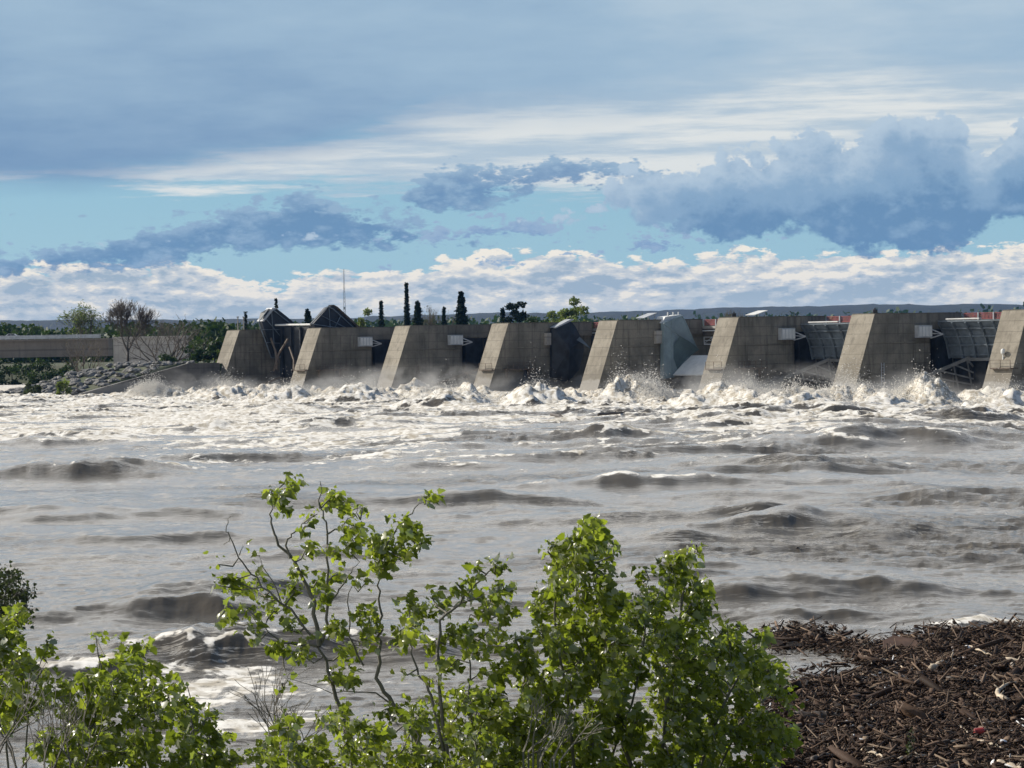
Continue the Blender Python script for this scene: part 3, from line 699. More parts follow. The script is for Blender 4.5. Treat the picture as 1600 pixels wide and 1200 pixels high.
def bare_tree(px, ptop, D, lab, leafn=0, mat='bud', spread=.5, lean=0, kind='bare_tree', depth=5, fork=.3, cat='tree', wide=1.0):
    B = base_at(px, D); Ht = ztop(px, ptop, D)-B.z
    root = tag(empty(kind, B), lab, cat, 'trees on the far bank')
    b = MB(); tips = []
    Lb = Ht*.27
    b.tube([(0, 0, 0), (lean*Ht*.1, 0, Ht*fork*.55), (lean*Ht*.2, 0, Ht*fork)], [Ht*.027, Ht*.022, Ht*.019], 8)
    p = Vector((lean*Ht*.2, 0, Ht*fork))
    for k in range(5):
        a = k*1.257+rnd.uniform(-.3, .3); s = (.42 if k < 4 else .08)*wide
        branch(b, p, Vector((math.sin(s)*math.cos(a)*1.2+lean*.2, math.sin(s)*math.sin(a), math.cos(s))), Lb*(1.0 if k < 4 else 1.1), Ht*.0145, depth-1, tips, spread, .3, .032)
    zmax = max(v[2] for v in b.v); sc = Ht/zmax
    b.v = [(x*sc*wide, y*sc, z*sc) for x, y, z in b.v]
    b.build('trunk', M['bark'], root, True)
    if leafn and tips:
        T = np.array([t[0][:] for t in tips])*[sc*wide, sc, sc]
        q = T[rs.randint(len(T), size=leafn)]+rs.randn(leafn, 3)*Ht*.022
        far_quads('crown', q, Ht*(.012 if mat == 'spring' else .007), M[mat], root)
    return root
def leafy_tree(px, ptop, D, halfw, lab, mat='treeleaf', n=2600, cbot=.25, kind='leafy_tree', size=.45, group='trees on the far bank', cat='tree', z0=None):
    B = base_at(px, D)
    if z0 is not None: B.z = z0
    Ht = ztop(px, ptop, D)-B.z; W = halfw*D/F
    root = tag(empty(kind, B), lab, cat, group)
    b = MB(); tips = []; b.tube([(0, 0, 0), (.1, 0, Ht*cbot), (0, .1, Ht*.6)], [Ht*.03, Ht*.024, Ht*.01], 7)
    for k in range(7):
        a = k*.9; z = Ht*(cbot+.05*k); r = W*.75
        b.tube([(0, 0, z), (r*.5*math.cos(a), r*.5*math.sin(a), z+Ht*.12), (r*math.cos(a), r*math.sin(a), z+Ht*.2)], [Ht*.012, Ht*.008, .03], 5)
    b.build('trunk', M['bark'], root, True)
    # clumps over the crown volume
    nc = max(9, int(n/110)); zc = Ht*(cbot+1)/2; hz = Ht*(1-cbot)/2
    d = unit(rs.randn(nc, 3)); rr = (.35+.65*rs.rand(nc, 1)**.5)
    C = d*rr*[W*.88, W*.88, hz*.98]+[0, 0, zc]
    cr = (.16+.16*rs.rand(nc))*min(W, hz)*1.3
    k = rs.randint(nc, size=n); g = unit(rs.randn(n, 3))*(rs.rand(n, 1)**.4)
    pos = C[k]+g*cr[k][:, None]*[1.1, 1.1, .85]
    tint = np.clip(.25+.5*rs.rand(nc)[k]+.25*rs.randn(n), 0, 1)
    far_quads('crown', pos, size, M[mat], root, .5, tint)
    return root
def conifer(px, ptop, D, halfw, lab, kind='conifer_tree', n=1500, cyp=False, zb=None, size=.34, tiers=9):
    B = base_at(px, D); Ht = ztop(px, ptop, D)-B.z; W = halfw*D/F
    root = tag(empty(kind, B), lab, 'tree', 'trees behind the dam')
    b = MB().tube([(0, 0, 0), (0, 0, Ht*.95)], [Ht*.018, .03], 7)
    if not cyp:
        for k in range(tiers*4):
            z = Ht*(.22+.75*k/(tiers*4)); r = W*(1-(z/Ht-.2)/.82); a = k*2.4
            b.tube([(0, 0, z), (r*math.cos(a), r*math.sin(a), z-.06*Ht*(1-z/Ht))], [.06, .02], 4, False)
    b.build('trunk', M['bark'], root)
    n = int(n*(1.8 if cyp else 3.0)); W *= 1.35 if cyp else 2.1
    u = rs.rand(n); a = rs.rand(n)*2*np.pi
    if cyp:
        z = .04+.96*u; prof = np.clip(z*5, 0, 1)**.5*(1-z**1.7)**.85; r = W*prof*(.4+.6*rs.rand(n)**.35)*(1+.07*np.sin(a*3+z*9))
    else:
        z = .15+.85*u**.9; tier = 1-.55*((z*tiers) % 1.0); lob = .72+.5*np.abs(np.sin(a*2.5+np.floor(z*tiers)*1.9))
        r = W*(1.04-z)/.86*tier*lob*(rs.rand(n)**.35)
    pos = np.stack([r*np.cos(a), r*np.sin(a), z*Ht], 1)
    far_quads('crown', pos, size, M['conifer'], root, .2, None, 1.7)
    return root
bare_tree(200, 464, 575, 'tall bare forked tree on the rocky point, finest branches of all', 220, 'bud', .55, .0, 'bare_tree', 6, .25, 'tree', 1.0)
bare_tree(131, 472, 735, 'tree with thin pale green young leaves, left of the tall bare tree', 2600, 'spring', .6, .0, 'budding_tree', 5, .42, 'tree', .95)
bare_tree(134, 520, 612, 'low bare reddish tree in front of the road bridge', 160, 'bud', .6, 0, 'bare_tree', 4, .3)
bare_tree(286, 490, 600, 'dark bare tree leaning left on the bank beside the bank wall', 120, 'bud', .7, -.7, 'bare_tree', 4, .25, 'tree', 1.3)
bare_tree(262, 497, 720, 'faint bare tree behind the pale old wall', 250, 'bud', .55, 0, 'bare_tree', 4)
bare_tree(215, 500, 735, 'small twiggy tree on the skyline right behind the tall bare tree', 200, 'bud', .55, 0, 'bare_tree', 4)
conifer(637, 443, 690, 4.6, 'tallest thin dark cypress standing above the dam', 'cypress_tree', 2200, True, size=.28)
conifer(597, 471, 690, 5.2, 'shorter thin cypress left of the tallest one', 'cypress_tree', 1700, True, size=.28)
conifer(433, 467, 640, 2.6, 'very thin cypress behind the upturned gate end at left', 'cypress_tree', 900, True, size=.26)
conifer(695, 481, 690, 5.0, 'small blunt dark cypress between two conifers', 'cypress_tree', 1300, True, size=.28)
conifer(385, 487, 660, 2.2, 'thin dark cypress just above the top of the farthest pier', 'cypress_tree', 500, True, size=.25)
conifer(654, 472, 680, 12, 'ragged conifer touching the tallest cypress', n=1500)
conifer(722, 457, 700, 14, 'tall pointed conifer with drooping tiers', n=2000, tiers=10)
conifer(482, 485, 650, 11, 'low dark conifer between the two upturned gate ends', n=800)
conifer(787, 483, 690, 6, 'small narrow conifer left of the broad dark pine', n=700)
leafy_tree(808, 465, 690, 21, 'broad dark pine with upright clumps on the skyline', 'conifer', 3000, .2, 'pine_tree', .42, 'trees behind the dam')
leafy_tree(903, 468, 720, 31, 'round pale green tree behind the middle of the dam', 'spring', 3200, .2, 'leafy_tree', .42, 'trees behind the dam')
leafy_tree(866, 484, 730, 22, 'low pale poplar clump left of the round pale tree', 'spring', 1300, .2, 'leafy_tree', .4, 'trees behind the dam')
leafy_tree(572, 483, 720, 17, 'yellowish young tree left of the short cypress', 'spring', 1000, .2, 'leafy_tree', .4, 'trees behind the dam')
leafy_tree(845, 488, 740, 22, 'low green tree right of the broad dark pine', 'treeleaf', 1200, .15, 'leafy_tree', .4, 'trees behind the dam')
bare_tree(676, 477, 720, 'pale bare twiggy tree right of the ragged conifer', 900, 'bud', .5, 0, 'bare_tree', 4)
bare_tree(1140, 483, 760, 'thin bare tree in front of the blue hills above the bridge', 350, 'bud', .5, 0, 'bare_tree', 4)
bare_tree(1240, 484, 760, 'low bare bush above the bridge railing left of the nearest ribbed bay', 350, 'bud', .5, 0, 'bare_tree', 4)
leafy_tree(400, 490, 650, 13, 'low tree behind the wrecked gate at left', 'treeleaf', 700, .2, 'leafy_tree', .4)
# bushes on the far bank
for k, (px, pt, D, hw, n, lab) in enumerate([(18, 557, 695, 40, 1600, 'dark rounded bush at the left edge under the road bridge'), (60, 560, 692, 32, 1500, 'dark green bush by the water under the road bridge'),
        (105, 560, 690, 34, 1500, 'spreading green bush under the right end of the road bridge'), (150, 562, 660, 28, 1300, 'bright green bush at the foot of the low reddish tree'),
        (318, 545, 575, 26, 1200, 'green bush on the bank just left of the farthest pier'), (335, 528, 600, 20, 1100, 'taller bush rising beside the top of the farthest pier'),
        (262, 552, 590, 24, 800, 'low brown green bush at the end of the bank wall'), (300, 520, 625, 26, 1300, 'dark tangled bush behind the leaning bare tree'), (345, 548, 580, 14, 700, 'light green bush against the sloping nose of the farthest pier')]):
    leafy_tree(px, pt, D, hw, lab, 'treeleaf' if k not in (3, 8) else 'spring', n, .0, 'bush', .4, 'bushes on the far bank', 'bush')
for px, pt, D, hw, lab in [(50, 597, 520, 16, 'thin grey green bush standing in the water left of the rocks'), (98, 597, 525, 12, 'pale yellow green bush at the tip of the rocky point')]:
    p = atz(px, 618, 0)
    leafy_tree(px, pt, p.y, hw, lab, 'dusty' if px < 60 else 'spring', 420, .0, 'bush', .35, 'bushes at the water edge', 'bush', z0=-.4)
# far woods
def wood(name, x0, x1, tops, D0, D1, n, mat, lab, size):
    px = rs.uniform(x0, x1, n*60); D = rs.uniform(D0, D1, n)
    cx = rs.uniform(x0, x1, n); tp = np.interp(cx, [t[0] for t in tops], [t[1] for t in tops])
    P = np.array([at(a, b, c)[:] for a, b, c in zip(cx, tp+rs.uniform(-2, 7, n), D)])
    k = rs.randint(n, size=n*70); R = rs.uniform(3, 6, n)*D/900
    g = unit(rs.randn(len(k), 3))*(rs.rand(len(k), 1)**.4)
    pos = P[k]+g*R[k][:, None]*[1, 1, .8]; pos[:, 2] -= R[k]*.8+np.abs(rs.randn(len(k)))*R[k]*1.2
    pos[:, 2] = np.maximum(pos[:, 2], 1)
    o = far_quads(name, pos, size, M[mat], None, .5, np.clip(rs.rand(n)[k]*.7+.2*rs.randn(len(k))+.15, 0, 1)); tag(o, kind='stuff', label=lab, cat='wood'); return o
wood('far_wood', -150, 420, [(-150, 497), (0, 500), (40, 505), (100, 507), (170, 504), (240, 501), (330, 498), (360, 499), (420, 501)], 800, 950, 330, 'treeleaf', 'dense green wood along the skyline behind the road bridge', 1.0)
wood('far_wood', 420, 1010, [(420, 500), (560, 497), (700, 494), (850, 491), (1010, 492)], 1700, 2300, 300, 'treeleaf', 'distant dark green wood below the hills behind the dam', 2.2)
wood('far_wood', 1010, 2000, [(1010, 492), (1300, 486), (1450, 482), (2000, 470)], 2500, 3300, 330, 'treeleaf', 'far strip of wood at the foot of the blue hills', 3.2)
# mast
p = at(538.5, 500, 900); zt = at(537, 420, 900).z
ms = tag(empty('lattice_mast', (p.x, p.y, 4.0)), 'tall thin lattice mast against the white clouds', 'mast')
b = MB(); hm = zt-4
for k in range(3):
    a = k*2.094; b.tube([(.6*math.cos(a), .6*math.sin(a), 0), (.25*math.cos(a), .25*math.sin(a), hm*.8), (.1*math.cos(a), .1*math.sin(a), hm)], [.1, .08, .05], 4)
for k in range(22):
    a = k*2.094; z = hm*.8*k/22; z2 = hm*.8*(k+1)/22; r1 = .6-.35*k/22; b.bar((r1*math.cos(a), r1*math.sin(a), z), (r1*math.cos(a+2.094), r1*math.sin(a+2.094), z2), .05)
b.build('frame', M['armsteel'], ms); MB().box(-.35, .35, -.35, .35, hm*.55, hm*.58).build('antenna', M['white'], ms)
# pale posts at the end of the dam
for px, lab in [(372, 'thin pale post on top of the farthest pier'), (381, 'second pale post standing beside the thin pale post, right on the pier')]:
    p = at(px, 517, 563); z = ztop(px, 496, 563)
    q = MB().tube([(0, 0, -1.2), (0, 0, z-PH)], [.16, .12], 8); q.box(-.25, .25, -.25, .25, z-PH, z-PH+.2)
    tag(q.build('post', M['pale'], None, False, (p.x, p.y, PH)), lab, 'post', 'posts on the farthest pier')
# ------------------------------------------------------------------ riprap
rockm = simple('riprap_rock', (.19, .183, .172), .85, .45, .9, 0, .5); M['rock'] = rockm
def rockmesh(seed):
    r = random.Random(seed); b = MB(); n = 7; lay = [(-.5, .6), (-.1, 1.0), (.35, .8), (.6, .35)]
    for k, (z, s) in enumerate(lay):
        for j in range(n):
            a = 6.283*j/n; q = s*r.uniform(.75, 1.15); b.v.append((q*math.cos(a)*1.2, q*math.sin(a), z+r.uniform(-.1, .1)))
    for k in range(3):
        for j in range(n): b.f.append((k*n+j, k*n+(j+1) % n, (k+1)*n+(j+1) % n, (k+1)*n+j))
    b.f.append(tuple(range(n-1, -1, -1))); b.f.append(tuple(3*n+j for j in range(n)))
    return b
protos = []
cnt = 0; tries = 0
while cnt < 285 and tries < 9000:
    tries += 1
    lx = rnd.uniform(-44, 3.2); ly = rnd.uniform(-42, -9)
    p = dam(0, lx, ly); z = float(ground_h(np.array([p.x]), np.array([p.y]))[0])
    if z < -1.0 or z > 5.9: continue
    s = rnd.uniform(.5, .98)
    if len(protos) < 5:
        o = rockmesh(len(protos)).build('rock', rockm); protos.append(o)
    else:
        o = protos[rnd.randrange(5)].copy(); col.objects.link(o)
    o.location = (p.x, p.y, z+.25*s); o.rotation_euler = (rnd.uniform(-.4, .4), rnd.uniform(-.4, .4), rnd.uniform(0, 6.28)); o.scale = (s*1.25, s, s*.8)
    tag(o, 'grey angular rock piled on the point beside the low dark bank wall', 'rock', 'rocks heaped beside the bank wall'); cnt += 1
# ------------------------------------------------------------------ foreground shrubs
def ground_z(x, y): return float(ground_h(np.array([x]), np.array([y]))[0])
WIND = np.array([.75, 0, -.25])
def shrub(name, lab, Y, stems, clusters, cat='shrub', leaf=.085, mat='poplar', bark='paletwig', dep=.5, twigr=.0045, group=None):
    """stems: [(list of (px,py[,dY]), r0)], clusters: [(px,py,rx,ry,n)]"""
    b = MB(); nodes = []
    x0 = stems[0][0][0]; B = at(x0[0], x0[1], Y); root = tag(empty(name, (B.x, Y, ground_z(B.x, Y))), lab, cat, group)
    O = np.array(root.location)
    def W(p): q = at(p[0], p[1], Y+(p[2] if len(p) > 2 else 0)); return np.array(q)-O
    for pl, r0 in stems:
        pts = [W(p) for p in pl]
        if pl[0][1] >= 1185: # goes on down to the ground
            g = pts[0].copy(); g[0] += rnd.uniform(-.15, .15); gz = ground_z(g[0]+O[0], g[1]+O[1])-O[2]-.1
            pts = [np.array([g[0], g[1], gz]), np.array([g[0]*.5+pts[0][0]*.5+.05, g[1], (gz+pts[0][2])/2])]+pts
        fine = []
        for k in range(len(pts)-1):
            for q in range(3):
                t_ = q/3; fine.append(pts[k]*(1-t_)+pts[k+1]*t_+rs.randn(3)*.006)
        fine.append(pts[-1]); n = len(fine)
        rr = [r0*(1-.78*k/(n-1)) for k in range(n)]
        b.tube(fine, rr, 6, False); nodes += [(f, r) for f, r in zip(fine, rr)]
    NP_ = np.array([q[0] for q in nodes])
    LP = []; LA = []; LN = []; LS = []; LT = []
    for (cx, cy, rx, ry, n) in clusters:
        dy = rnd.uniform(-dep, dep)
        c = W((cx, cy, dy))
        dd = np.linalg.norm((NP_-c)*[1, .5, 1], axis=1)+np.where(NP_[:, 2] > c[2]+.02, .5, 0); j = int(np.argmin(dd)); s0 = NP_[j]
        mid = (s0+c)/2+np.array([0, 0, -.02])+rs.randn(3)*.015
        b.tube([s0, mid, c], [min(nodes[j][1]*.8, twigr*1.3), twigr, twigr*.8], 4, False)
        ns = max(1, int(round(n/9)))
        for s_ in range(ns):
            ang = rnd.uniform(0, 6.28); q = math.sqrt(rnd.random())
            e = W((cx+rx*q*math.cos(ang), cy+ry*q*math.sin(ang), dy+rnd.uniform(-.25, .25)))
            st = c+(e-c)*.1
            b.tube([c, (c+e)/2+rs.randn(3)*.01, e], [twigr*.8, twigr*.6, twigr*.4], 3, False)
            m_ = max(4, int(2.6*n/ns))
            tt = rs.rand(m_)*.95+.12; base = st+(e-st)*tt[:, None]+rs.randn(m_, 3)*.012
            shoot = unit((e-st)[None]); out = unit(rs.randn(m_, 3)*[1, 1, .8])
            pos = base+out*.035*(.4+rs.rand(m_, 1))
            ax = unit(out*.75+shoot*.35+WIND*.75+np.array([0, 0, -.25])+rs.randn(m_, 3)*.35)
            nr = unit(rs.randn(m_, 3)*.95+np.array([-.3, -.35, .65]))
            LP.append(pos); LA.append(ax); LN.append(nr); LS.append(leaf*.52*(.35+.9*rs.rand(m_)**1.4)); ct = rnd.uniform(-.2, .25); LT.append(np.clip(rs.rand(m_)*.75+.12+ct, 0, 1))
    b.build('stem', M[bark], root, True)
    if LP:
        LP = np.concatenate(LP); LA = np.concatenate(LA); LN = np.concatenate(LN); LS = np.concatenate(LS); LT = np.concatenate(LT)
        sc = np.stack([LS, LS*(.8+.4*rs.rand(len(LS))), LS*(.2+4.0*rs.rand(len(LS))**1.3)], 1)
        scatter_mesh('foliage', LV, LF, LP, rot_frames(LA, LN), sc, LT, M[mat], root, True)
    return root
shrub('poplar_sapling', 'tall sparse sapling with thin bare stems and leaf tufts at their tips', 12.6,
 [([(575, 1200), (556, 1190), (540, 1130), (527, 1090), (510, 1030), (497, 1010)], .022),
  ([(497, 1010), (493, 960), (480, 915), (460, 880), (435, 850), (425, 825), (420, 800), (428, 770)], .012),
  ([(453, 872), (450, 845), (460, 830), (480, 815), (492, 802)], .006),
  ([(497, 1010), (512, 985), (512, 930), (511, 870), (509, 815), (501, 795), (500, 752)], .010),
  ([(512, 945), (530, 920), (550, 895), (562, 878)], .006), ([(510, 837), (530, 825), (552, 805), (565, 790)], .005),
  ([(490, 995), (450, 950), (420, 925), (395, 895), (375, 870), (357, 838), (354, 822), (361, 806)], .007),
  ([(375, 868), (378, 850)], .003), ([(357, 838), (350, 852)], .003), ([(440, 935), (412, 890), (405, 868)], .004),
  ([(497, 1012), (455, 1005), (420, 990), (395, 965)], .007),
  ([(690, 1205), (640, 1140), (610, 1090), (586, 1062), (592, 1020), (594, 980), (595, 950), (590, 915), (590, 880)], .016),
  ([(590, 880), (615, 835), (637, 808), (655, 787), (667, 775)], .006), ([(630, 835), (650, 842), (668, 852)], .004),
  ([(566, 1040), (548, 990), (546, 940), (549, 900)], .006), ([(620, 1100), (574, 1080), (520, 1082), (450, 1060)], .005)],
 [(440, 785, 22, 24, 24), (424, 770, 10, 22, 10), (455, 760, 10, 14, 8), (447, 748, 6, 8, 4), (512, 782, 20, 26, 26), (530, 793, 14, 10, 9), (567, 793, 14, 9, 7), (490, 806, 9, 8, 6), (477, 822, 9, 9, 5),
  (542, 830, 18, 20, 16), (552, 845, 20, 18, 18), (585, 848, 26, 22, 34), (612, 865, 26, 26, 40), (600, 888, 22, 12, 16), (622, 815, 18, 14, 14), (637, 828, 14, 14, 12), (665, 778, 14, 10, 10), (662, 848, 13, 14, 10), (645, 842, 8, 8, 5),
  (525, 862, 16, 14, 14), (476, 862, 13, 14, 12), (527, 897, 14, 18, 14), (470, 893, 12, 12, 8), (495, 908, 12, 12, 10), (460, 925, 22, 16, 20), (500, 935, 14, 20, 14), (357, 898, 14, 18, 12), (378, 912, 18, 16, 16), (400, 920, 14, 16, 12), (343, 915, 6, 7, 3), (413, 935, 14, 12, 8),
  (428, 955, 16, 10, 10), (385, 950, 14, 12, 10), (352, 970, 14, 12, 10), (397, 988, 14, 10, 9), (440, 1012, 16, 12, 12), (470, 1022, 22, 12, 16), (455, 985, 14, 12, 10), (395, 868, 8, 6, 3), (342, 882, 4, 6, 2), (559, 950, 14, 18, 14), (580, 985, 14, 22, 18), (570, 912, 14, 10, 8),
  (520, 980, 20, 22, 18), (535, 1020, 24, 20, 22), (515, 1050, 20, 14, 10), (548, 1050, 20, 16, 12), (520, 1065, 16, 10, 8), (440, 1068, 8, 8, 4), (560, 1000, 14, 14, 10)], 'sapling', .082, dep=.3)
shrub('poplar_sapling', 'smaller sapling with drooping leaf tufts between the tall sparse sapling and the dense bush', 12.2,
 [([(700, 1200), (672, 1090), (655, 1055), (641, 1020), (640, 990)], .012), ([(700, 1200), (690, 1100), (684, 1020), (688, 970), (715, 945), (740, 915), (768, 892), (788, 884)], .012), ([(750, 1200), (735, 1090), (728, 1010), (735, 960)], .01), ([(712, 947), (740, 935), (770, 930)], .005)],
 [(641, 945, 16, 14, 14), (652, 960, 18, 14, 14), (655, 980, 20, 14, 18), (625, 985, 14, 18, 14), (620, 1010, 10, 16, 8), (676, 935, 14, 12, 10), (695, 950, 14, 14, 14), (712, 910, 12, 14, 10), (730, 930, 14, 14, 12), (745, 895, 14, 10, 9), (774, 884, 18, 10, 12), (785, 912, 16, 18, 16), (772, 935, 16, 16, 14), (785, 960, 12, 18, 12), (755, 955, 16, 20, 16), (735, 985, 24, 20, 22), (705, 990, 20, 24, 20), (765, 985, 18, 16, 16),
  (750, 1020, 24, 20, 26), (715, 1030, 18, 14, 12), (680, 1000, 14, 14, 8), (670, 1060, 14, 12, 8), (770, 1050, 26, 22, 30), (790, 1010, 14, 14, 10), (625, 1048, 8, 8, 4), (680, 1030, 14, 10, 6)], 'sapling', .082, dep=.3)
def inpoly(x, y, P):
    c = False; n = len(P); j = n-1
    for i in range(n):
        if (P[i][1] > y) != (P[j][1] > y) and x < (P[j][0]-P[i][0])*(y-P[i][1])/(P[j][1]-P[i][1])+P[i][0]: c = not c
        j = i
    return c
def fill(P, step, rx, ry, n, drop=0.0):
    o = []; xs = [p[0] for p in P]; ys_ = [p[1] for p in P]; y = min(ys_)+ry*.5
    while y < max(ys_):
        x = min(xs)
        while x < max(xs):
            a, b2 = x+rnd.uniform(-.5, .5)*step, y+rnd.uniform(-.5, .5)*step
            if inpoly(a, b2, P) and rnd.random() > drop: o.append((a, b2, rx*rnd.uniform(.7, 1.2), ry*rnd.uniform(.7, 1.3), int(n*rnd.uniform(.6, 1.3))))
            x += step
        y += step*.85
    return o
CP = [(926, 812), (945, 850), (962, 890), (975, 925), (1010, 930), (1045, 895), (1066, 868), (1084, 880), (1092, 930), (1112, 975), (1150, 985), (1192, 992), (1208, 1040), (1218, 1110), (1222, 1240), (780, 1240), (790, 1080), (815, 1010), (835, 960), (850, 905), (872, 860), (900, 850)]
shrub('poplar_bush', 'largest dense leafy bush with two peaks, right of the saplings and beside the debris raft', 12.4,
 [([(985, 1205), (960, 1080), (940, 960), (928, 880), (925, 808)], .016), ([(1030, 1205), (1050, 1060), (1062, 960), (1072, 880), (1085, 858)], .014), ([(900, 1205), (885, 1080), (868, 980), (866, 900), (885, 848)], .012), ([(1090, 1205), (1130, 1100), (1165, 1040), (1190, 990)], .012), ([(950, 1205), (1000, 1050), (1012, 960), (1010, 915)], .01), ([(850, 1205), (830, 1110), (818, 1040)], .01), ([(1120, 1205), (1160, 1130), (1205, 1080)], .01)],
 fill(CP, 31, 25, 27, 38, .06)+[(925, 822, 12, 22, 22), (918, 845, 16, 18, 20), (935, 850, 16, 20, 22), (872, 852, 14, 10, 10), (856, 862, 10, 10, 8), (890, 845, 14, 9, 9), (958, 868, 14, 18, 14), (1088, 852, 8, 8, 5), (1070, 872, 14, 14, 14), (1008, 890, 8, 8, 5), (1010, 905, 12, 12, 8), (1195, 985, 14, 12, 10), (1225, 1050, 14, 10, 7), (1232, 1070, 10, 8, 4), (1228, 1140, 12, 16, 10), (805, 1000, 14, 16, 10), (1150, 975, 14, 10, 8)], 'bush', .078, dep=.55)
BP = [(395, 1240), (400, 1160), (440, 1135), (500, 1140), (520, 1100), (560, 1110), (620, 1115), (690, 1085), (740, 1065), (800, 1070), (800, 1240)]
shrub('poplar_bush', 'low leafy bush along the bottom edge under the tall sparse sapling', 12.0,
 [([(560, 1240), (545, 1170), (530, 1120)], .01), ([(640, 1240), (650, 1150), (640, 1110)], .01), ([(740, 1240), (730, 1150), (745, 1080)], .01), ([(470, 1240), (455, 1180), (445, 1140)], .008)], fill(BP, 32, 26, 26, 28, .06), 'bush', .075, dep=.7)
LPY = [(60, 1240), (70, 1130), (85, 1075), (130, 1050), (180, 1035), (215, 1010), (240, 1040), (290, 1060), (312, 1100), (340, 1130), (372, 1180), (380, 1240)]
shrub('poplar_bush', 'low leafy bush at bottom left in front of the white foam', 12.3,
 [([(150, 1240), (150, 1130), (156, 1040), (150, 995)], .01), ([(240, 1240), (228, 1120), (220, 1030)], .01), ([(310, 1240), (300, 1140), (292, 1070)], .01), ([(100, 1240), (95, 1150), (90, 1090)], .008)],
 fill(LPY, 31, 24, 25, 30, .05)+[(150, 998, 11, 12, 7), (155, 1035, 14, 14, 9), (225, 1010, 12, 14, 9), (218, 1035, 18, 16, 14), (150, 1060, 14, 14, 10)], 'bush', .078, dep=.6)
shrub('poplar_bush', 'bright yellow green bush cut by the left edge', 12.8,
 [([(10, 1205), (12, 1100), (18, 1020), (20, 965)], .01), ([(40, 1205), (45, 1120), (62, 1040), (75, 1010)], .008)],
 fill([(-60, 960), (22, 958), (45, 985), (50, 1020), (40, 1060), (35, 1120), (-60, 1140)], 28, 24, 26, 28)+[(66, 1020, 14, 16, 14), (74, 1003, 10, 8, 6), (66, 1048, 16, 12, 12), (55, 1075, 16, 14, 10), (20, 965, 16, 14, 14), (10, 1090, 22, 24, 26), (40, 1110, 20, 22, 22), (70, 1100, 16, 18, 16)], 'bush', .08, dep=.4)
shrub('grey_bush', 'dull grey green fine leaved bush behind the bright bush at the left edge', 16.5,
 [([(-10, 1205), (0, 1000), (8, 930), (20, 900)], .014), ([(-30, 1205), (-20, 1000), (-15, 900)], .012), ([(0, 1010), (30, 950), (45, 930)], .006)],
 fill([(-80, 890), (5, 893), (30, 905), (48, 932), (45, 960), (20, 990), (-80, 1000)], 16, 18, 18, 34)+[(28, 895, 8, 8, 6), (12, 892, 8, 8, 8), (48, 925, 8, 8, 7)], 'bush', .045, 'dusty', 'greybark', dep=.4)
def twigs(name, lab, Y, roots, n, lean, L, mat):
    B = at(*roots[0], Y); O = np.array((B.x, Y, ground_z(B.x, Y))); b = MB()
    for k in range(n):
        r = roots[k % len(roots)]; p = np.array(at(r[0]+rnd.uniform(-25, 25), r[1], Y+rnd.uniform(-.4, .4)))-O
        d = Vector((rnd.gauss(lean, .35), rnd.gauss(0, .2), 1)).normalized()
        g = p.copy(); g[2] = ground_z(p[0]+O[0], p[1]+O[1])-O[2]-.1
        b.tube([g, (g+p)/2+rs.randn(3)*.03, p], [.008, .007, .006], 4, False)
        tips = []; branch(b, Vector(p), d, L*rnd.uniform(.6, 1), .006, 2, tips, .5, .1, .0016, 4)
    return tag(b.build(name, M[mat], None, False, tuple(O)), lab, 'shrub')
twigs('bare_shrub', 'bare grey twiggy shrub at the bottom left corner', 11.6, [(20, 1205), (60, 1215), (100, 1215), (-10, 1180)], 14, .15, .22, 'greybark')
twigs('bare_shrub', 'thin bare twigs standing before the foam left of the tall sapling', 12.9, [(455, 1190), (430, 1180), (470, 1200)], 7, -.25, .27, 'greybark')
twigs('bare_shrub', 'dry pale twigs caught in the lower left of the dense bush', 11.7, [(830, 1175), (860, 1190)], 9, .5, .14, 'paletwig')
# ------------------------------------------------------------------ debris raft
RP = [(1188, 1002), (1225, 990), (1262, 987), (1300, 998), (1335, 1008), (1370, 1014), (1400, 1008), (1440, 996), (1500, 990), (1640, 984), (1700, 1000), (1760, 1290), (1150, 1290), (1205, 1190), (1218, 1090), (1270, 1068), (1335, 1062), (1352, 1040), (1338, 1024), (1280, 1016), (1230, 1014), (1195, 1018)]
RW = [tuple(atz(x, y, 0)[:2]) for x, y in RP]
xs = [p[0] for p in RW]; ysr = [p[1] for p in RW]
def raft_h(X, Y):
    wh, _, _, _ = water_height(np.atleast_1d(X).astype(float), np.atleast_1d(Y).astype(float))
    return np.maximum(wh, -.02)+.17+.16*fbm(np.atleast_1d(X)/2.6, np.atleast_1d(Y)/3.5, 4, 77)
pts = []
while len(pts) < 40000:
    x = rnd.uniform(min(xs), max(xs)); y = rnd.uniform(min(ysr), max(ysr))
    if rnd.random() < (70/max(y, 40))**2*.75 and inpoly(x+rnd.gauss(0, .28), y+rnd.gauss(0, 1.1), RW): pts.append((x, y))
pts = np.array(pts); n = len(pts)
z = raft_h(pts[:, 0], pts[:, 1])
pos = np.stack([pts[:, 0], pts[:, 1], z-.12+.22*rs.rand(n)], 1)
ln = np.exp(rs.randn(n)*.62)*.185; ln = np.clip(ln, .06, 1.7); th = ln*np.exp(rs.randn(n)*.5)*.055+.008
az = rs.rand(n)*2*np.pi; el = rs.randn(n)*.34
ax = np.stack([np.cos(az)*np.cos(el), np.sin(az)*np.cos(el), np.sin(el)], 1)
R = rot_frames(ax, unit(rs.randn(n, 3)*.6+[0, 0, 1]))
SV = np.array([(-.5, -.5, -.4), (-.5, .5, -.4), (-.5, .5, .4), (-.5, -.5, .4), (.05, -.55, -.3), (.05, .45, -.3), (.05, .45, .55), (.05, -.55, .55), (.5, -.3, -.1), (.5, .25, -.1), (.5, .25, .35), (.5, -.3, .35)])
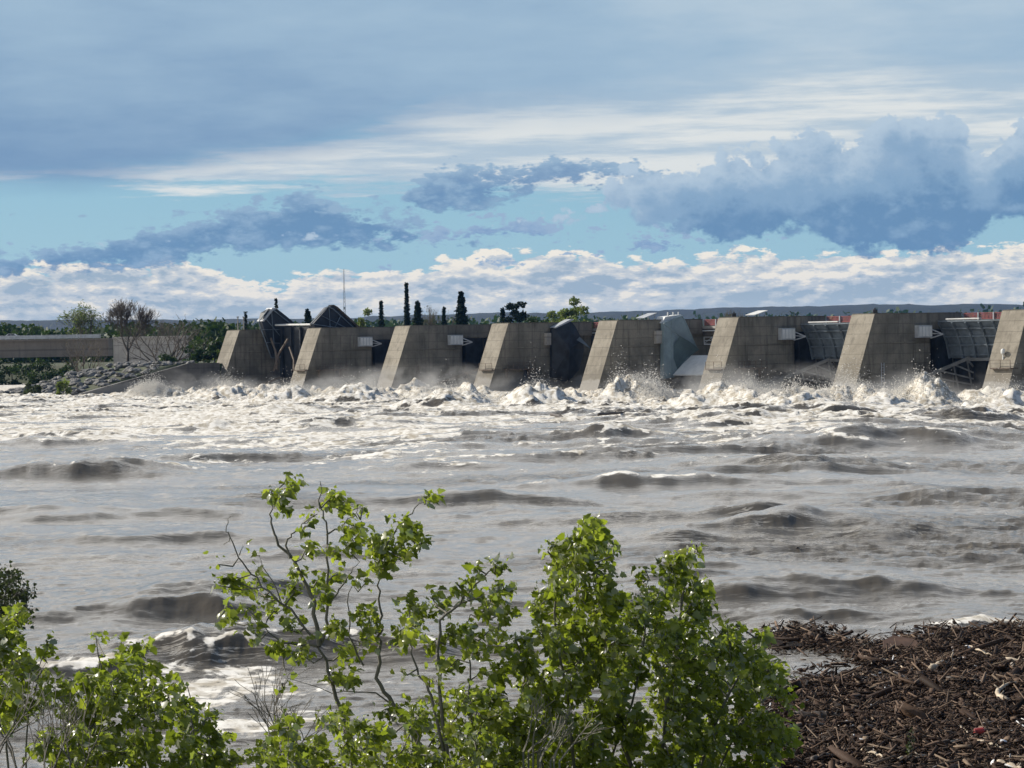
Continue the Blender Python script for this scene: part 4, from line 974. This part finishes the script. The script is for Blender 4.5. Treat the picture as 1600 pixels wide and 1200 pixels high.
SF = np.array([(3, 2, 1, 0), (0, 1, 5, 4), (1, 2, 6, 5), (2, 3, 7, 6), (3, 0, 4, 7), (4, 5, 9, 8), (5, 6, 10, 9), (6, 7, 11, 10), (7, 4, 8, 11), (8, 9, 10, 11)])
lg = rs.rand(n) < .022; ln = np.where(lg, .6+.8*rs.rand(n), ln); th = np.where(lg, .022+.02*rs.rand(n), th); chip = (rs.rand(n) < .25) & ~lg; ln = np.where(chip, np.minimum(ln, .34), ln)
sc = np.stack([ln*np.where(chip, .6, 1), np.where(chip, ln*.42, th), np.where(chip, .02, th)], 1)
m, t = newmat('driftwood'); M['drift'] = m
a = t.attr('tint').outputs['Fac']; r = t.n('ShaderNodeValToRGB'); t.link(a, r.inputs[0]); e = r.color_ramp.elements
for p, c in [(.0, (.014, .008, .005)), (.3, (.044, .024, .016)), (.58, (.088, .053, .035)), (.78, (.15, .097, .066)), (.92, (.26, .185, .13)), (.98, (.28, .215, .15)), (1.0, (.45, .37, .28))]:
    q = e.new(p); q.color = (*c, 1)
e.remove(e[0]); e.remove(e[-1]) if len(e) > 7 else None
nz = t.noise(t.obj(), 14, 4, .6); t.out(t.bsdf(t.mix(t.lin(nz, .3, .7, 0, .5), r.outputs[0], (.03, .018, .011)), .75, spec=.2))
patch = fbm(pts[:, 0]/2.0, pts[:, 1]/3.0, 3, 33)
deb = scatter_mesh('driftwood_debris', SV, SF, pos, R, sc, np.where(lg, .72+.26*rs.rand(n), np.clip(rs.rand(n)**1.15*.97+.04*rs.randn(n)+.16*patch, 0, 1)), M['drift'], None)
tag(deb, 'brown mat of broken driftwood and bark floating at lower right', 'driftwood', kind='stuff')
# solid wet bed of the mat
bx = np.arange(min(xs)-.3, max(xs)+.3, .3); by = np.arange(min(ysr)-.3, max(ysr)+.5, .4); BX, BY = np.meshgrid(bx, by); BZ = raft_h(BX.ravel(), BY.ravel()).reshape(BX.shape)-.06
ins = np.array([[inpoly(x, y, RW) for x in bx] for y in by])
bi = np.arange(BX.size).reshape(BX.shape); k4 = ins[:-1, :-1] & ins[1:, :-1] & ins[:-1, 1:] & ins[1:, 1:]
fq = np.stack([bi[:-1, :-1], bi[:-1, 1:], bi[1:, 1:], bi[1:, :-1]], -1)[k4]
bed = np_mesh('debris_bed', np.stack([BX, BY, BZ], -1).reshape(-1, 3), fq, simple('wet_bark_litter', (.02, .012, .008), .9, .5, 6, 0, .8), deb, True)
logm = simple('bleached_log', (.5, .41, .3), .75, .35, 3, 0, .4); logd = simple('dark_wet_log', (.05, .038, .03), .6, .4, 3, 0, .4)
def log(px0, py0, px1, py1, r, mat, lab, lift=.35, group='logs on the debris mat', bend=.1, stub=True, base=None):
    a = atz(px0, py0, lift); b2 = atz(px1, py1, lift)
    if base is None: za = float(raft_h(a.x, a.y)[0]); zb_ = float(raft_h(b2.x, b2.y)[0])
    else: za = zb_ = base
    o = (a+b2)/2; o.z = 0; d = b2-a; b = MB(); pts_ = []; side = Vector((-d.y, d.x, 0)).normalized()*d.length*bend
    for k in range(9):
        t_ = k/8; q = a.lerp(b2, t_)-o; q.z = za+(zb_-za)*t_+.06+.03*math.sin(k*2.2); q += side*(t_*(1-t_)*2+.04*math.sin(k*3.1)); pts_.append(q)
    b.tube(pts_, [r*(1.05-.45*k/8+.08*math.sin(k*5)) for k in range(9)], 8)
    if stub:
        for k in (2, 5, 6):
            q = pts_[k]; b.tube([q, q+Vector((rnd.uniform(-.3, .3), rnd.uniform(-.3, .3), rnd.uniform(.1, .35)))*min(1, r*7)], [r*.4, r*.22], 5)
    return tag(b.build('log', M[mat] if isinstance(mat, str) else mat, None, True, o), lab, 'log', group)
log(1455, 1042, 1500, 1028, .10, logm, 'short pale log lying on the mat below the brown board')
log(1568, 1030, 1650, 1036, .075, logm, 'thick pale log cut by the right edge')
log(1512, 1002, 1556, 1022, .035, logm, 'thin bright pole on the mat pointing down to the thick pale log', bend=.02, stub=False)
log(1350, 1030, 1362, 1040, .03, logm, 'small bright stick at the corner of the mat beside the calm inlet', stub=False)
log(1385, 1034, 1412, 1044, .035, logm, 'pale thin stick on the mat right of the calm inlet', stub=False)
log(1240, 1108, 1330, 1112, .11, logd, 'long dark log half sunk beside the dense bush')
log(1225, 1130, 1290, 1126, .08, logd, 'shorter dark log below the long half sunk log')
log(1575, 1090, 1590, 1072, .07, logm, 'curved pale root near the right edge', bend=.35)
log(1528, 1160, 1575, 1172, .06, logm, 'pale broken branch below the red can')
log(1498, 1130, 1512, 1140, .025, logm, 'short bright splinter left of the red can', stub=False)
log(1270, 1190, 1320, 1176, .07, logd, 'dark log near the bottom edge of the mat')
log(1460, 1165, 1540, 1150, .05, logm, 'long thin grey branch under the red can')
log(1405, 1190, 1450, 1178, .05, logm, 'forked pale branch at the bottom of the mat')
log(1560, 1190, 1600, 1198, .06, logm, 'pale broken log in the bottom right corner')
log(1345, 1170, 1380, 1185, .035, logm, 'thin pale stick between the dark log and the green sprout', stub=False)
log(1480, 1060, 1530, 1066, .06, logd, 'dark branch in the middle of the mat')
log(995, 690, 1042, 694, .24, logd, 'dark tree trunk drifting in the waves below the middle of the dam', 0, 'logs drifting in the river', .03, True, .35)
log(862, 656, 880, 662, .22, logd, 'short dark trunk tumbling in the foam left of the splash', 0, 'logs drifting in the river', .03, True, .6)
log(1245, 868, 1262, 861, .035, logd, 'thin dark branch floating near the calm middle of the river', 0, 'logs drifting in the river', .05, False, .25)
log(935, 655, 985, 651, .18, logd, 'long dark log floating below the tall splash', 0, 'logs drifting in the river', .03, True, .5)
p = atz(1408, 1000, .4); q = MB().plate([(-.6, -.5, -.1), (.2, -.45, -.12), (.65, -.1, 0), (.45, .5, .2), (-.15, .6, .3), (-.5, .3, .2)], .06)
tag(q.build('board', simple('brown_board', (.14, .08, .052), .7, .3, 2), None, False, (p.x, p.y, .12)), 'brown board tilted on the far edge of the debris mat', 'board')
p = atz(1530, 1137, .4); zz = float(raft_h(p.x, p.y)[0])
q = MB().tube([(-.12, 0, 0), (-.1, 0, 0), (.1, 0, .03), (.12, 0, .03)], [.08, .1, .1, .07], 12); q.tube([(.12, 0, .03), (.17, 0, .04)], .03, 8)
tag(q.build('red_can', simple('red_plastic', (.3, .03, .025), .4, .2), None, False, (p.x, p.y, zz+.1)), 'small red can lying among the driftwood', 'can')
p = atz(1420, 1190, .3); O_ = tag(empty('green_sprout', (p.x, p.y, float(raft_h(p.x, p.y)[0])-.1)), 'thin green sprout standing up from the debris mat', 'plant')
b = MB(); LPp = []
for k in range(6):
    e_ = Vector((rnd.uniform(-.18, .18), rnd.uniform(-.1, .1), rnd.uniform(.4, .85))); b.tube([(0, 0, 0), e_*.5+Vector((.02, 0, 0)), e_], [.01, .008, .004], 4, False)
    LPp += [np.array(e_*u_)+rs.randn(3)*.025 for u_ in rs.uniform(.5, 1.05, 9)]
b.build('stem', M['paletwig'], O_); LPp = np.array(LPp)
scatter_mesh('foliage', LV, LF, LPp, rot_frames(unit(rs.randn(len(LPp), 3)), unit(rs.randn(len(LPp), 3)+[0, 0, .5])), np.full((len(LPp), 1), .06)*[[1, 1, 1]], rs.rand(len(LPp)), M['dusty'], O_)
# ------------------------------------------------------------------ thrown spray and mist
def spray():
    P = []; Sz = []
    for (qx, qy, hw, hh, n) in [(235, 604, 34, 2.8, 2600), (350, 604, 50, 3.4, 3000), (560, 610, 60, 2.6, 2400), (450, 610, 60, 2.4, 2400), (700, 618, 70, 2.4, 2400), (845, 612, 45, 4.0, 2800), (968, 606, 26, 5.2, 3600), (1025, 612, 34, 3.2, 2200), (1130, 610, 60, 4.2, 3600), (1200, 614, 60, 3.0, 2500), (1330, 608, 42, 4.6, 3600), (1452, 612, 34, 4.0, 2600), (1570, 618, 50, 3.0, 2400), (1400, 618, 60, 2.2, 2000), (1260, 618, 50, 2.4, 2000)]:
        c = atz(qx, qy+16, 0); w = hw*c.y/F*.8; n = int(n*7)
        X = c.x+rs.randn(n)*w*.85; Y = c.y+rs.randn(n)*4
        ha, _, _, _ = water_height(X, Y)
        jet = .5+.9*np.abs(perlin(X/1.3, Y/3, 55))
        k = np.exp(-((X-c.x)/w)**2)
        P.append(np.stack([X+.3*rs.randn(n), Y, ha+rs.exponential(.29, n)*hh*(.22+.78*k)*jet-.1], 1)); Sz.append(.02+.045*rs.rand(n)**2)
    return np.concatenate(P), np.concatenate(Sz)
SP, SS = spray(); n = len(SP)
OV = np.array([(1, 0, 0), (-1, 0, 0), (0, 1, 0), (0, -1, 0), (0, 0, 1), (0, 0, -1)], float); OF = np.array([(0, 2, 4), (2, 1, 4), (1, 3, 4), (3, 0, 4), (2, 0, 5), (1, 2, 5), (3, 1, 5), (0, 3, 5)])
m, t = newmat('spray_drops'); M['spray'] = m; t.out(t.bsdf((.82, .79, .73), .7))
sp = scatter_mesh('spray', OV, OF, SP, rot_frames(unit(rs.randn(n, 3)), unit(rs.randn(n, 3))), SS[:, None]*(1+.8*rs.rand(n, 3)), rs.rand(n), M['spray'], None)
tag(sp, 'white drops thrown up where the water bursts below the dam', 'spray', kind='stuff')
# mist volume along the foot of the dam
m, t = newmat('mist'); ob = t.obj(); x, y, z = t.sep(ob)
n1 = t.noise(t.mapping(ob, sc=(.13, .13, .17)), 1.0, 4, .62, .5); n0 = t.noise(t.mapping(ob, sc=(.018, .02, .0)), 1.0, 2, .5)
hgt = t.m('ADD', .9, t.m('MULTIPLY', t.smooth(n0, .45, .68), 4.4))
fall = t.smooth(t.m('SUBTRACT', z, hgt), .8, -4.0)
side = t.m('MULTIPLY', t.smooth(y, -26, -16), t.smooth(y, 11, 1))
dn = t.m('MULTIPLY', t.m('MULTIPLY', fall, side), t.smooth(n1, .49, .66))
pv = t.n('ShaderNodeVolumePrincipled'); t.put(pv.inputs['Density'], t.m('MULTIPLY', dn, t.lin(x, -30, 40, .04, .15))); pv.inputs['Color'].default_value = (.95, .94, .92, 1); pv.inputs['Anisotropy'].default_value = .3
t.out(None, pv.outputs[0]); M['mist'] = m
try: m.cycles.volume_step_rate = .06; m.cycles.homogeneous_volume = False
except Exception: pass
mb = MB().box(-38, 7*BAY+45, -27, 12, -1.0, 10.5)
mo = mb.build('mist', m, None, False, dam(0, 0, 0)); mo.rotation_euler = (0, 0, DROT); tag(mo, 'white mist drifting over the boiling water along the dam', 'mist', kind='stuff')
# haze
m, t = newmat('haze_air'); pv = t.n('ShaderNodeVolumePrincipled'); pv.inputs['Density'].default_value = HAZE; pv.inputs['Color'].default_value = (.14, .42, 1, 1); pv.inputs['Anisotropy'].default_value = 0
t.out(None, pv.outputs[0])
hz = MB().box(-6000, 6000, -400, 8200, -6, 190).build('haze', m); tag(hz, kind='stuff', label='thin blue air haze over the whole valley', cat='haze')
# ------------------------------------------------------------------ sky
SUN_EL = rad(31); sdir = Vector((-.88, .475, 0)).normalized()*math.cos(SUN_EL)+Vector((0, 0, math.sin(SUN_EL)))
W = bpy.data.worlds.new('World'); S.world = W; W.use_nodes = True
t = NT(W.node_tree)
g = t.n('ShaderNodeTexCoord').outputs['Generated']
X, Y, Z = t.sep(g)
u = t.m('MULTIPLY', t.m('ARCTAN2', X, Y), 4000.0)            # azimuth and elevation in 1/4000 rad
v = t.m('MULTIPLY', t.m('ARCSINE', Z), 4000.0)
sky = t.n('ShaderNodeTexSky', sky_type='NISHITA'); sky.sun_disc = False; sky.sun_elevation = SUN_EL
sky.sun_rotation = math.atan2(sdir.x, sdir.y); sky.air_density = 1.0; sky.dust_density = .4; sky.ozone_density = 1.5
def uv(px, py):
    a = math.radians(-1.0); x = px-800; y = py-600   # level the picture
    x2 = x*math.cos(a)-y*math.sin(a)*-1*-1; 
    d = ray(px, py).normalized(); return math.atan2(d.x, d.y)*4000, math.asin(d.z)*4000
U0, U1, V0, V1 = -1100., 1100., -100., 700.
def curve(pts):
    fc = t.n('ShaderNodeFloatCurve'); c = fc.mapping.curves[0]
    P = sorted([((a-U0)/(U1-U0), (b-V0)/(V1-V0)) for a, b in (uv(*p) for p in pts)])
    if P[0][0] > .001: P = [(0.0, P[0][1])]+P
    if P[-1][0] < .999: P = P+[(1.0, P[-1][1])]
    while len(c.points) < len(P): c.points.new(.5, .5)
    for q, p in zip(c.points, P): q.location = (min(max(p[0], 0), 1), min(max(p[1], 0), 1)); q.handle_type = 'AUTO'
    fc.mapping.use_clip = False; fc.mapping.update()
    fc.inputs[0].default_value = 1.0
    t.link(un, fc.inputs[1]); return t.lin(fc.outputs[0], 0, 1, V0, V1)
un = t.lin(u, U0, U1, 0, 1)
def coord(su, sv, du=0, dv=0, seed=0): return t.xyz(t.m('MULTIPLY_ADD', u, 1/su, du/su+seed*7.31), t.m('MULTIPLY_ADD', v, 1/sv, dv/sv+seed*3.77), 0.0)
def N2(co, detail, rough, sc=1.0): return t.noise(co, sc, detail, rough, 0, '2D')
def puff(co, detail, rough):
    f = t.m('SUBTRACT', N2(co, detail, rough), .5)
    a = t.m('ABSOLUTE', t.m('SUBTRACT', N2(co, 1, .5, 2.3), .5)); b = t.m('ABSOLUTE', t.m('SUBTRACT', N2(co, 2, .6, 6.1), .5))
    return t.m('ADD', t.m('MULTIPLY_ADD', f, 2.3, .5-.22), t.m('MULTIPLY_ADD', a, 1.3, t.m('MULTIPLY', b, .75)))
def layer(hi, lo, su, sv, nh, nl, wh, wl, seed, detail=7, rough=.55):
    """mask between the curve lo and the curve hi; nh/nl: how far noise eats the upper / lower edge"""
    n = puff(coord(su, sv, 0, 0, seed), detail, rough)
    nn = t.m('SUBTRACT', n, .5)
    up = t.m('ADD', t.m('SUBTRACT', hi, v), t.m('MULTIPLY', nn, nh)); dn = t.m('ADD', t.m('SUBTRACT', v, lo), t.m('MULTIPLY', nn, nl))
    return t.m('MULTIPLY', t.smooth(up, -wh, wh), t.smooth(dn, -wl, wl)), n, up, dn
def relief(su, sv, e, seed, detail=6, rough=.55):
    a = puff(coord(su, sv, 0, 0, seed), detail, rough); b = puff(coord(su, sv, -e*.8, e, seed), detail, rough)
    return t.m('SUBTRACT', a, b)
def c_(r, g_, b_): # srgb bytes to linear
    return tuple(((x/255)/12.92 if x < 11 else ((x/255+.055)/1.055)**2.4)*SKYK for x in (r, g_, b_))
SKYK = 10.0
# clear sky: the Nishita sky, turquoise low down
base = t.mix(t.smooth(v, -50, 1500, .82, .0), sky.outputs[0], t.mix(t.smooth(v, 40, 330), c_(154, 201, 222), c_(122, 181, 213)))
c = base
base_hi = base
# 1 low bank of small sunlit cumulus
hi = curve([(-200, 425), (0, 428), (150, 420), (300, 418), (400, 432), (470, 436), (560, 425), (640, 418), (745, 400), (830, 402), (915, 402), (1000, 410), (1100, 404), (1250, 396), (1330, 392), (1450, 388), (1600, 378), (1800, 372)])
lo = curve([(-200, 640), (1800, 640)])
mk, n, up, dn = layer(hi, lo, 130, 46, 42, 10, 4.0, 10, 3.1, 8, .6)
rl = t.m('SUBTRACT', n, puff(coord(130, 46, -9, 10, 3.1), 8, .6)); big = N2(coord(170, 40, 0, 0, 8.2), 5, .55)
L = t.m('ADD', t.m('MULTIPLY', rl, t.smooth(v, 20, 130, .9, 1.7)), t.m('MULTIPLY', t.m('SUBTRACT', big, .5), 2.6)); L = t.m('ADD', L, t.smooth(up, 40, 0, 0, .55))
cc = t.mix(t.smooth(L, -.5, .15), c_(168, 185, 198), c_(208, 213, 215)); cc = t.mix(t.smooth(L, .1, .7), cc, c_(252, 244, 228))
cc = t.mix(t.smooth(v, 75, 25, 0, .6), cc, c_(192, 204, 214))
c = t.mix(mk, c, cc)
# 2 pale veil under the high sheet
hi = curve([(-200, 250), (150, 260), (300, 252), (500, 222), (700, 150), (900, 80), (1200, 60), (1800, 50)])
lo = curve([(-200, 282), (150, 288), (220, 296), (350, 299), (520, 297), (640, 296), (760, 292), (830, 300), (960, 292), (1100, 280), (1300, 262), (1600, 262), (1800, 262)])
mk, n, up, dn = layer(hi, lo, 330, 34, 30, 36, 14, 12, 5.3)
st = N2(coord(420, 38, 0, 0, 15.3), 6, .6)
cc = t.mix(t.smooth(st, .34, .62), c_(182, 200, 214), c_(228, 231, 229)); c = t.mix(t.m('MULTIPLY', mk, .97), c, cc)
# 3 small dark drifts
for hi, lo, sd, su, sv, ca, cb in [
  ([(-200, 395), (0, 400), (120, 380), (230, 360), (300, 345), (400, 325), (470, 304), (540, 316), (620, 335), (680, 352), (730, 372), (760, 385)], [(-200, 428), (0, 424), (150, 420), (260, 406), (350, 392), (480, 388), (600, 384), (690, 376), (760, 370)], 21.7, 105, 46, (110, 146, 182), (150, 178, 204)),
  ([(575, 330), (620, 312), (690, 270), (770, 262), (850, 252), (930, 252), (1000, 268), (1060, 290)], [(575, 320), (620, 322), (720, 326), (800, 300), (860, 285), (920, 284), (1000, 274), (1060, 285)], 25.1, 100, 44, (114, 148, 184), (152, 180, 204)),
  ([(640, 378), (690, 366), (760, 345), (830, 350), (870, 368)], [(640, 372), (690, 380), (760, 366), (830, 362), (870, 362)], 29.9, 60, 26, (128, 158, 196), (158, 182, 208)),
  ([(950, 396), (1000, 372), (1050, 368), (1110, 380)], [(950, 386), (1000, 382), (1050, 384), (1110, 372)], 33.9, 60, 26, (128, 158, 196), (158, 182, 208))]:
    mk, n, up, dn = layer(curve(hi), curve(lo), su, sv, 56, 48, 8, 9, sd, 8, .62)
    rl = t.m('SUBTRACT', n, N2(coord(su*.5, sv*.5, 0, 0, sd+4), 5, .6)); L = t.m('ADD', t.m('MULTIPLY', rl, .9), t.smooth(up, 28, 0, -.12, .45))
    c = t.mix(t.m('MULTIPLY', mk, .95), c, t.mix(t.smooth(L, -.25, .55), c_(*ca), c_(*cb)))
# 4 great dark cumulus on the right
hi = curve([(880, 345), (935, 318), (960, 285), (1010, 282), (1080, 262), (1140, 246), (1190, 238), (1250, 226), (1330, 214), (1400, 192), (1450, 188), (1500, 210), (1530, 238), (1570, 206), (1620, 180), (1750, 160)])
lo = curve([(880, 335), (940, 330), (1000, 352), (1080, 372), (1180, 372), (1300, 378), (1400, 388), (1480, 384), (1540, 366), (1600, 350), (1750, 345)])
mk, n, up, dn = layer(hi, lo, 120, 84, 54, 54, 6, 10, 41.3, 8, .58)
rl = t.m('SUBTRACT', n, puff(coord(120, 84, -14, 17, 41.3), 8, .56)); L = t.m('ADD', t.m('MULTIPLY', rl, .5), t.smooth(up, 120, 0, -.36, .66))
cc = t.mix(t.smooth(L, -.4, .1), c_(108, 144, 180), c_(140, 170, 198)); cc = t.mix(t.smooth(L, .1, .8), cc, c_(184, 203, 219)); c = t.mix(t.m('MULTIPLY', mk, .97), c, cc)
# 5 high grey blue sheet
lo = curve([(-300, 300), (0, 300), (120, 297), (220, 284), (320, 272), (430, 258), (540, 236), (640, 216), (800, 202), (950, 188), (1100, 165), (1300, 130), (1500, 150), (1600, 168), (1800, 200)])
n = N2(coord(520, 130, 0, 0, 51.3), 6, .55); dn = t.m('ADD', t.m('SUBTRACT', v, lo), t.m('MULTIPLY', t.m('SUBTRACT', n, .5), 70))
mk = t.m('MULTIPLY', t.smooth(dn, -14, t.lin(u, -700, 300, 40, 80)), t.smooth(t.m('ADD', v, t.m('MULTIPLY', n, 900)), 3300, 2300))
n2 = N2(coord(900, 260, 0, 0, 55.3), 5, .5); n3 = N2(coord(260, 60, 0, 0, 57.3), 6, .6)
L = t.m('ADD', t.m('ADD', t.m('MULTIPLY', t.m('SUBTRACT', n2, .5), .75), t.m('MULTIPLY', t.m('SUBTRACT', n3, .5), .55)), t.smooth(u, -800, 600, -.36, .06))
L = t.m('ADD', L, t.smooth(v, 230, 500, -.42, .26))
cc = t.mix(t.smooth(L, -.62, .12), c_(122, 154, 188), c_(160, 187, 209)); cc = t.mix(t.smooth(L, .0, .5), cc, c_(188, 206, 219)); c = t.mix(mk, c, cc)
cu = t.mix(t.smooth(v, 548, 700), c, (15, 15, 14.8, 1)); c = cu  # bright band added above the view to silver the water
bg = t.n('ShaderNodeBackground'); t.link(c, bg.inputs[0]); bg.inputs[1].default_value = .1
# the rest of the sky dome, unseen: tones shaped to light and shade the scene
n = t.noise(t.xyz(t.m('MULTIPLY', X, 3.0), t.m('MULTIPLY', Y, 3.0), t.m('MULTIPLY', Z, 4.0)), 1.0, 3, .6)
dt = t.n('ShaderNodeVectorMath', operation='DOT_PRODUCT'); t.link(g, dt.inputs[0]); dt.inputs[1].default_value = sdir
near_sun = t.smooth(dt.outputs['Value'], -.25, .75)   # unseen sky made bright sunward for reflections, dark behind to deepen shade
c2 = t.mix(near_sun, t.mix(t.smooth(v, 0, 900), c_(126, 146, 172), c_(104, 128, 160)), t.mix(t.smooth(v, 1300, 2200), (16.5, 16.2, 15.6, 1), c_(138, 148, 158))); c2 = t.mix(t.m('MULTIPLY', t.smooth(n, .48, .62), t.smooth(v, 1500, 3000)), c2, sky.outputs[0])
c2 = t.mix(t.smooth(v, 2600, 4600, 0, .5), c2, sky.outputs[0])
bg2 = t.n('ShaderNodeBackground'); t.link(c2, bg2.inputs[0]); bg2.inputs[1].default_value = .1
ins = t.m('MULTIPLY', t.m('LESS_THAN', t.m('ABSOLUTE', u), 1500.0), t.m('LESS_THAN', v, 1000.0)); ins = t.m('MULTIPLY', ins, t.m('GREATER_THAN', v, -60.0))
ms_ = t.n('ShaderNodeMixShader'); t.link(ins, ms_.inputs[0]); t.link(bg2.outputs[0], ms_.inputs[1]); t.link(bg.outputs[0], ms_.inputs[2])
o = t.n('ShaderNodeOutputWorld'); t.link(ms_.outputs[0], o.inputs[0])
W.cycles.sampling_method = 'MANUAL'; W.cycles.sample_map_resolution = 512
# ------------------------------------------------------------------ sun, render settings
ld = bpy.data.lights.new('sun', 'SUN'); ld.energy = SUNE; ld.angle = rad(.5); ld.color = (1, .93, .82)
lo_ = bpy.data.objects.new('sun', ld); col.objects.link(lo_); lo_.rotation_euler = sdir.to_track_quat('Z', 'Y').to_euler(); lo_.location = (0, 0, 60)
S.view_settings.view_transform = 'Standard'; S.view_settings.look = 'None'; S.view_settings.gamma = 1; S.view_settings.exposure = EXPO
cy = S.cycles; cy.max_bounces = 5; cy.diffuse_bounces = 2; cy.glossy_bounces = 2; cy.transmission_bounces = 3; cy.transparent_max_bounces = 8; cy.volume_bounces = 0
cy.use_denoising = True; cy.caustics_reflective = False; cy.caustics_refractive = False; cy.volume_step_rate = 1.0; cy.volume_max_steps = 256
cy.sample_clamp_indirect = 4.0
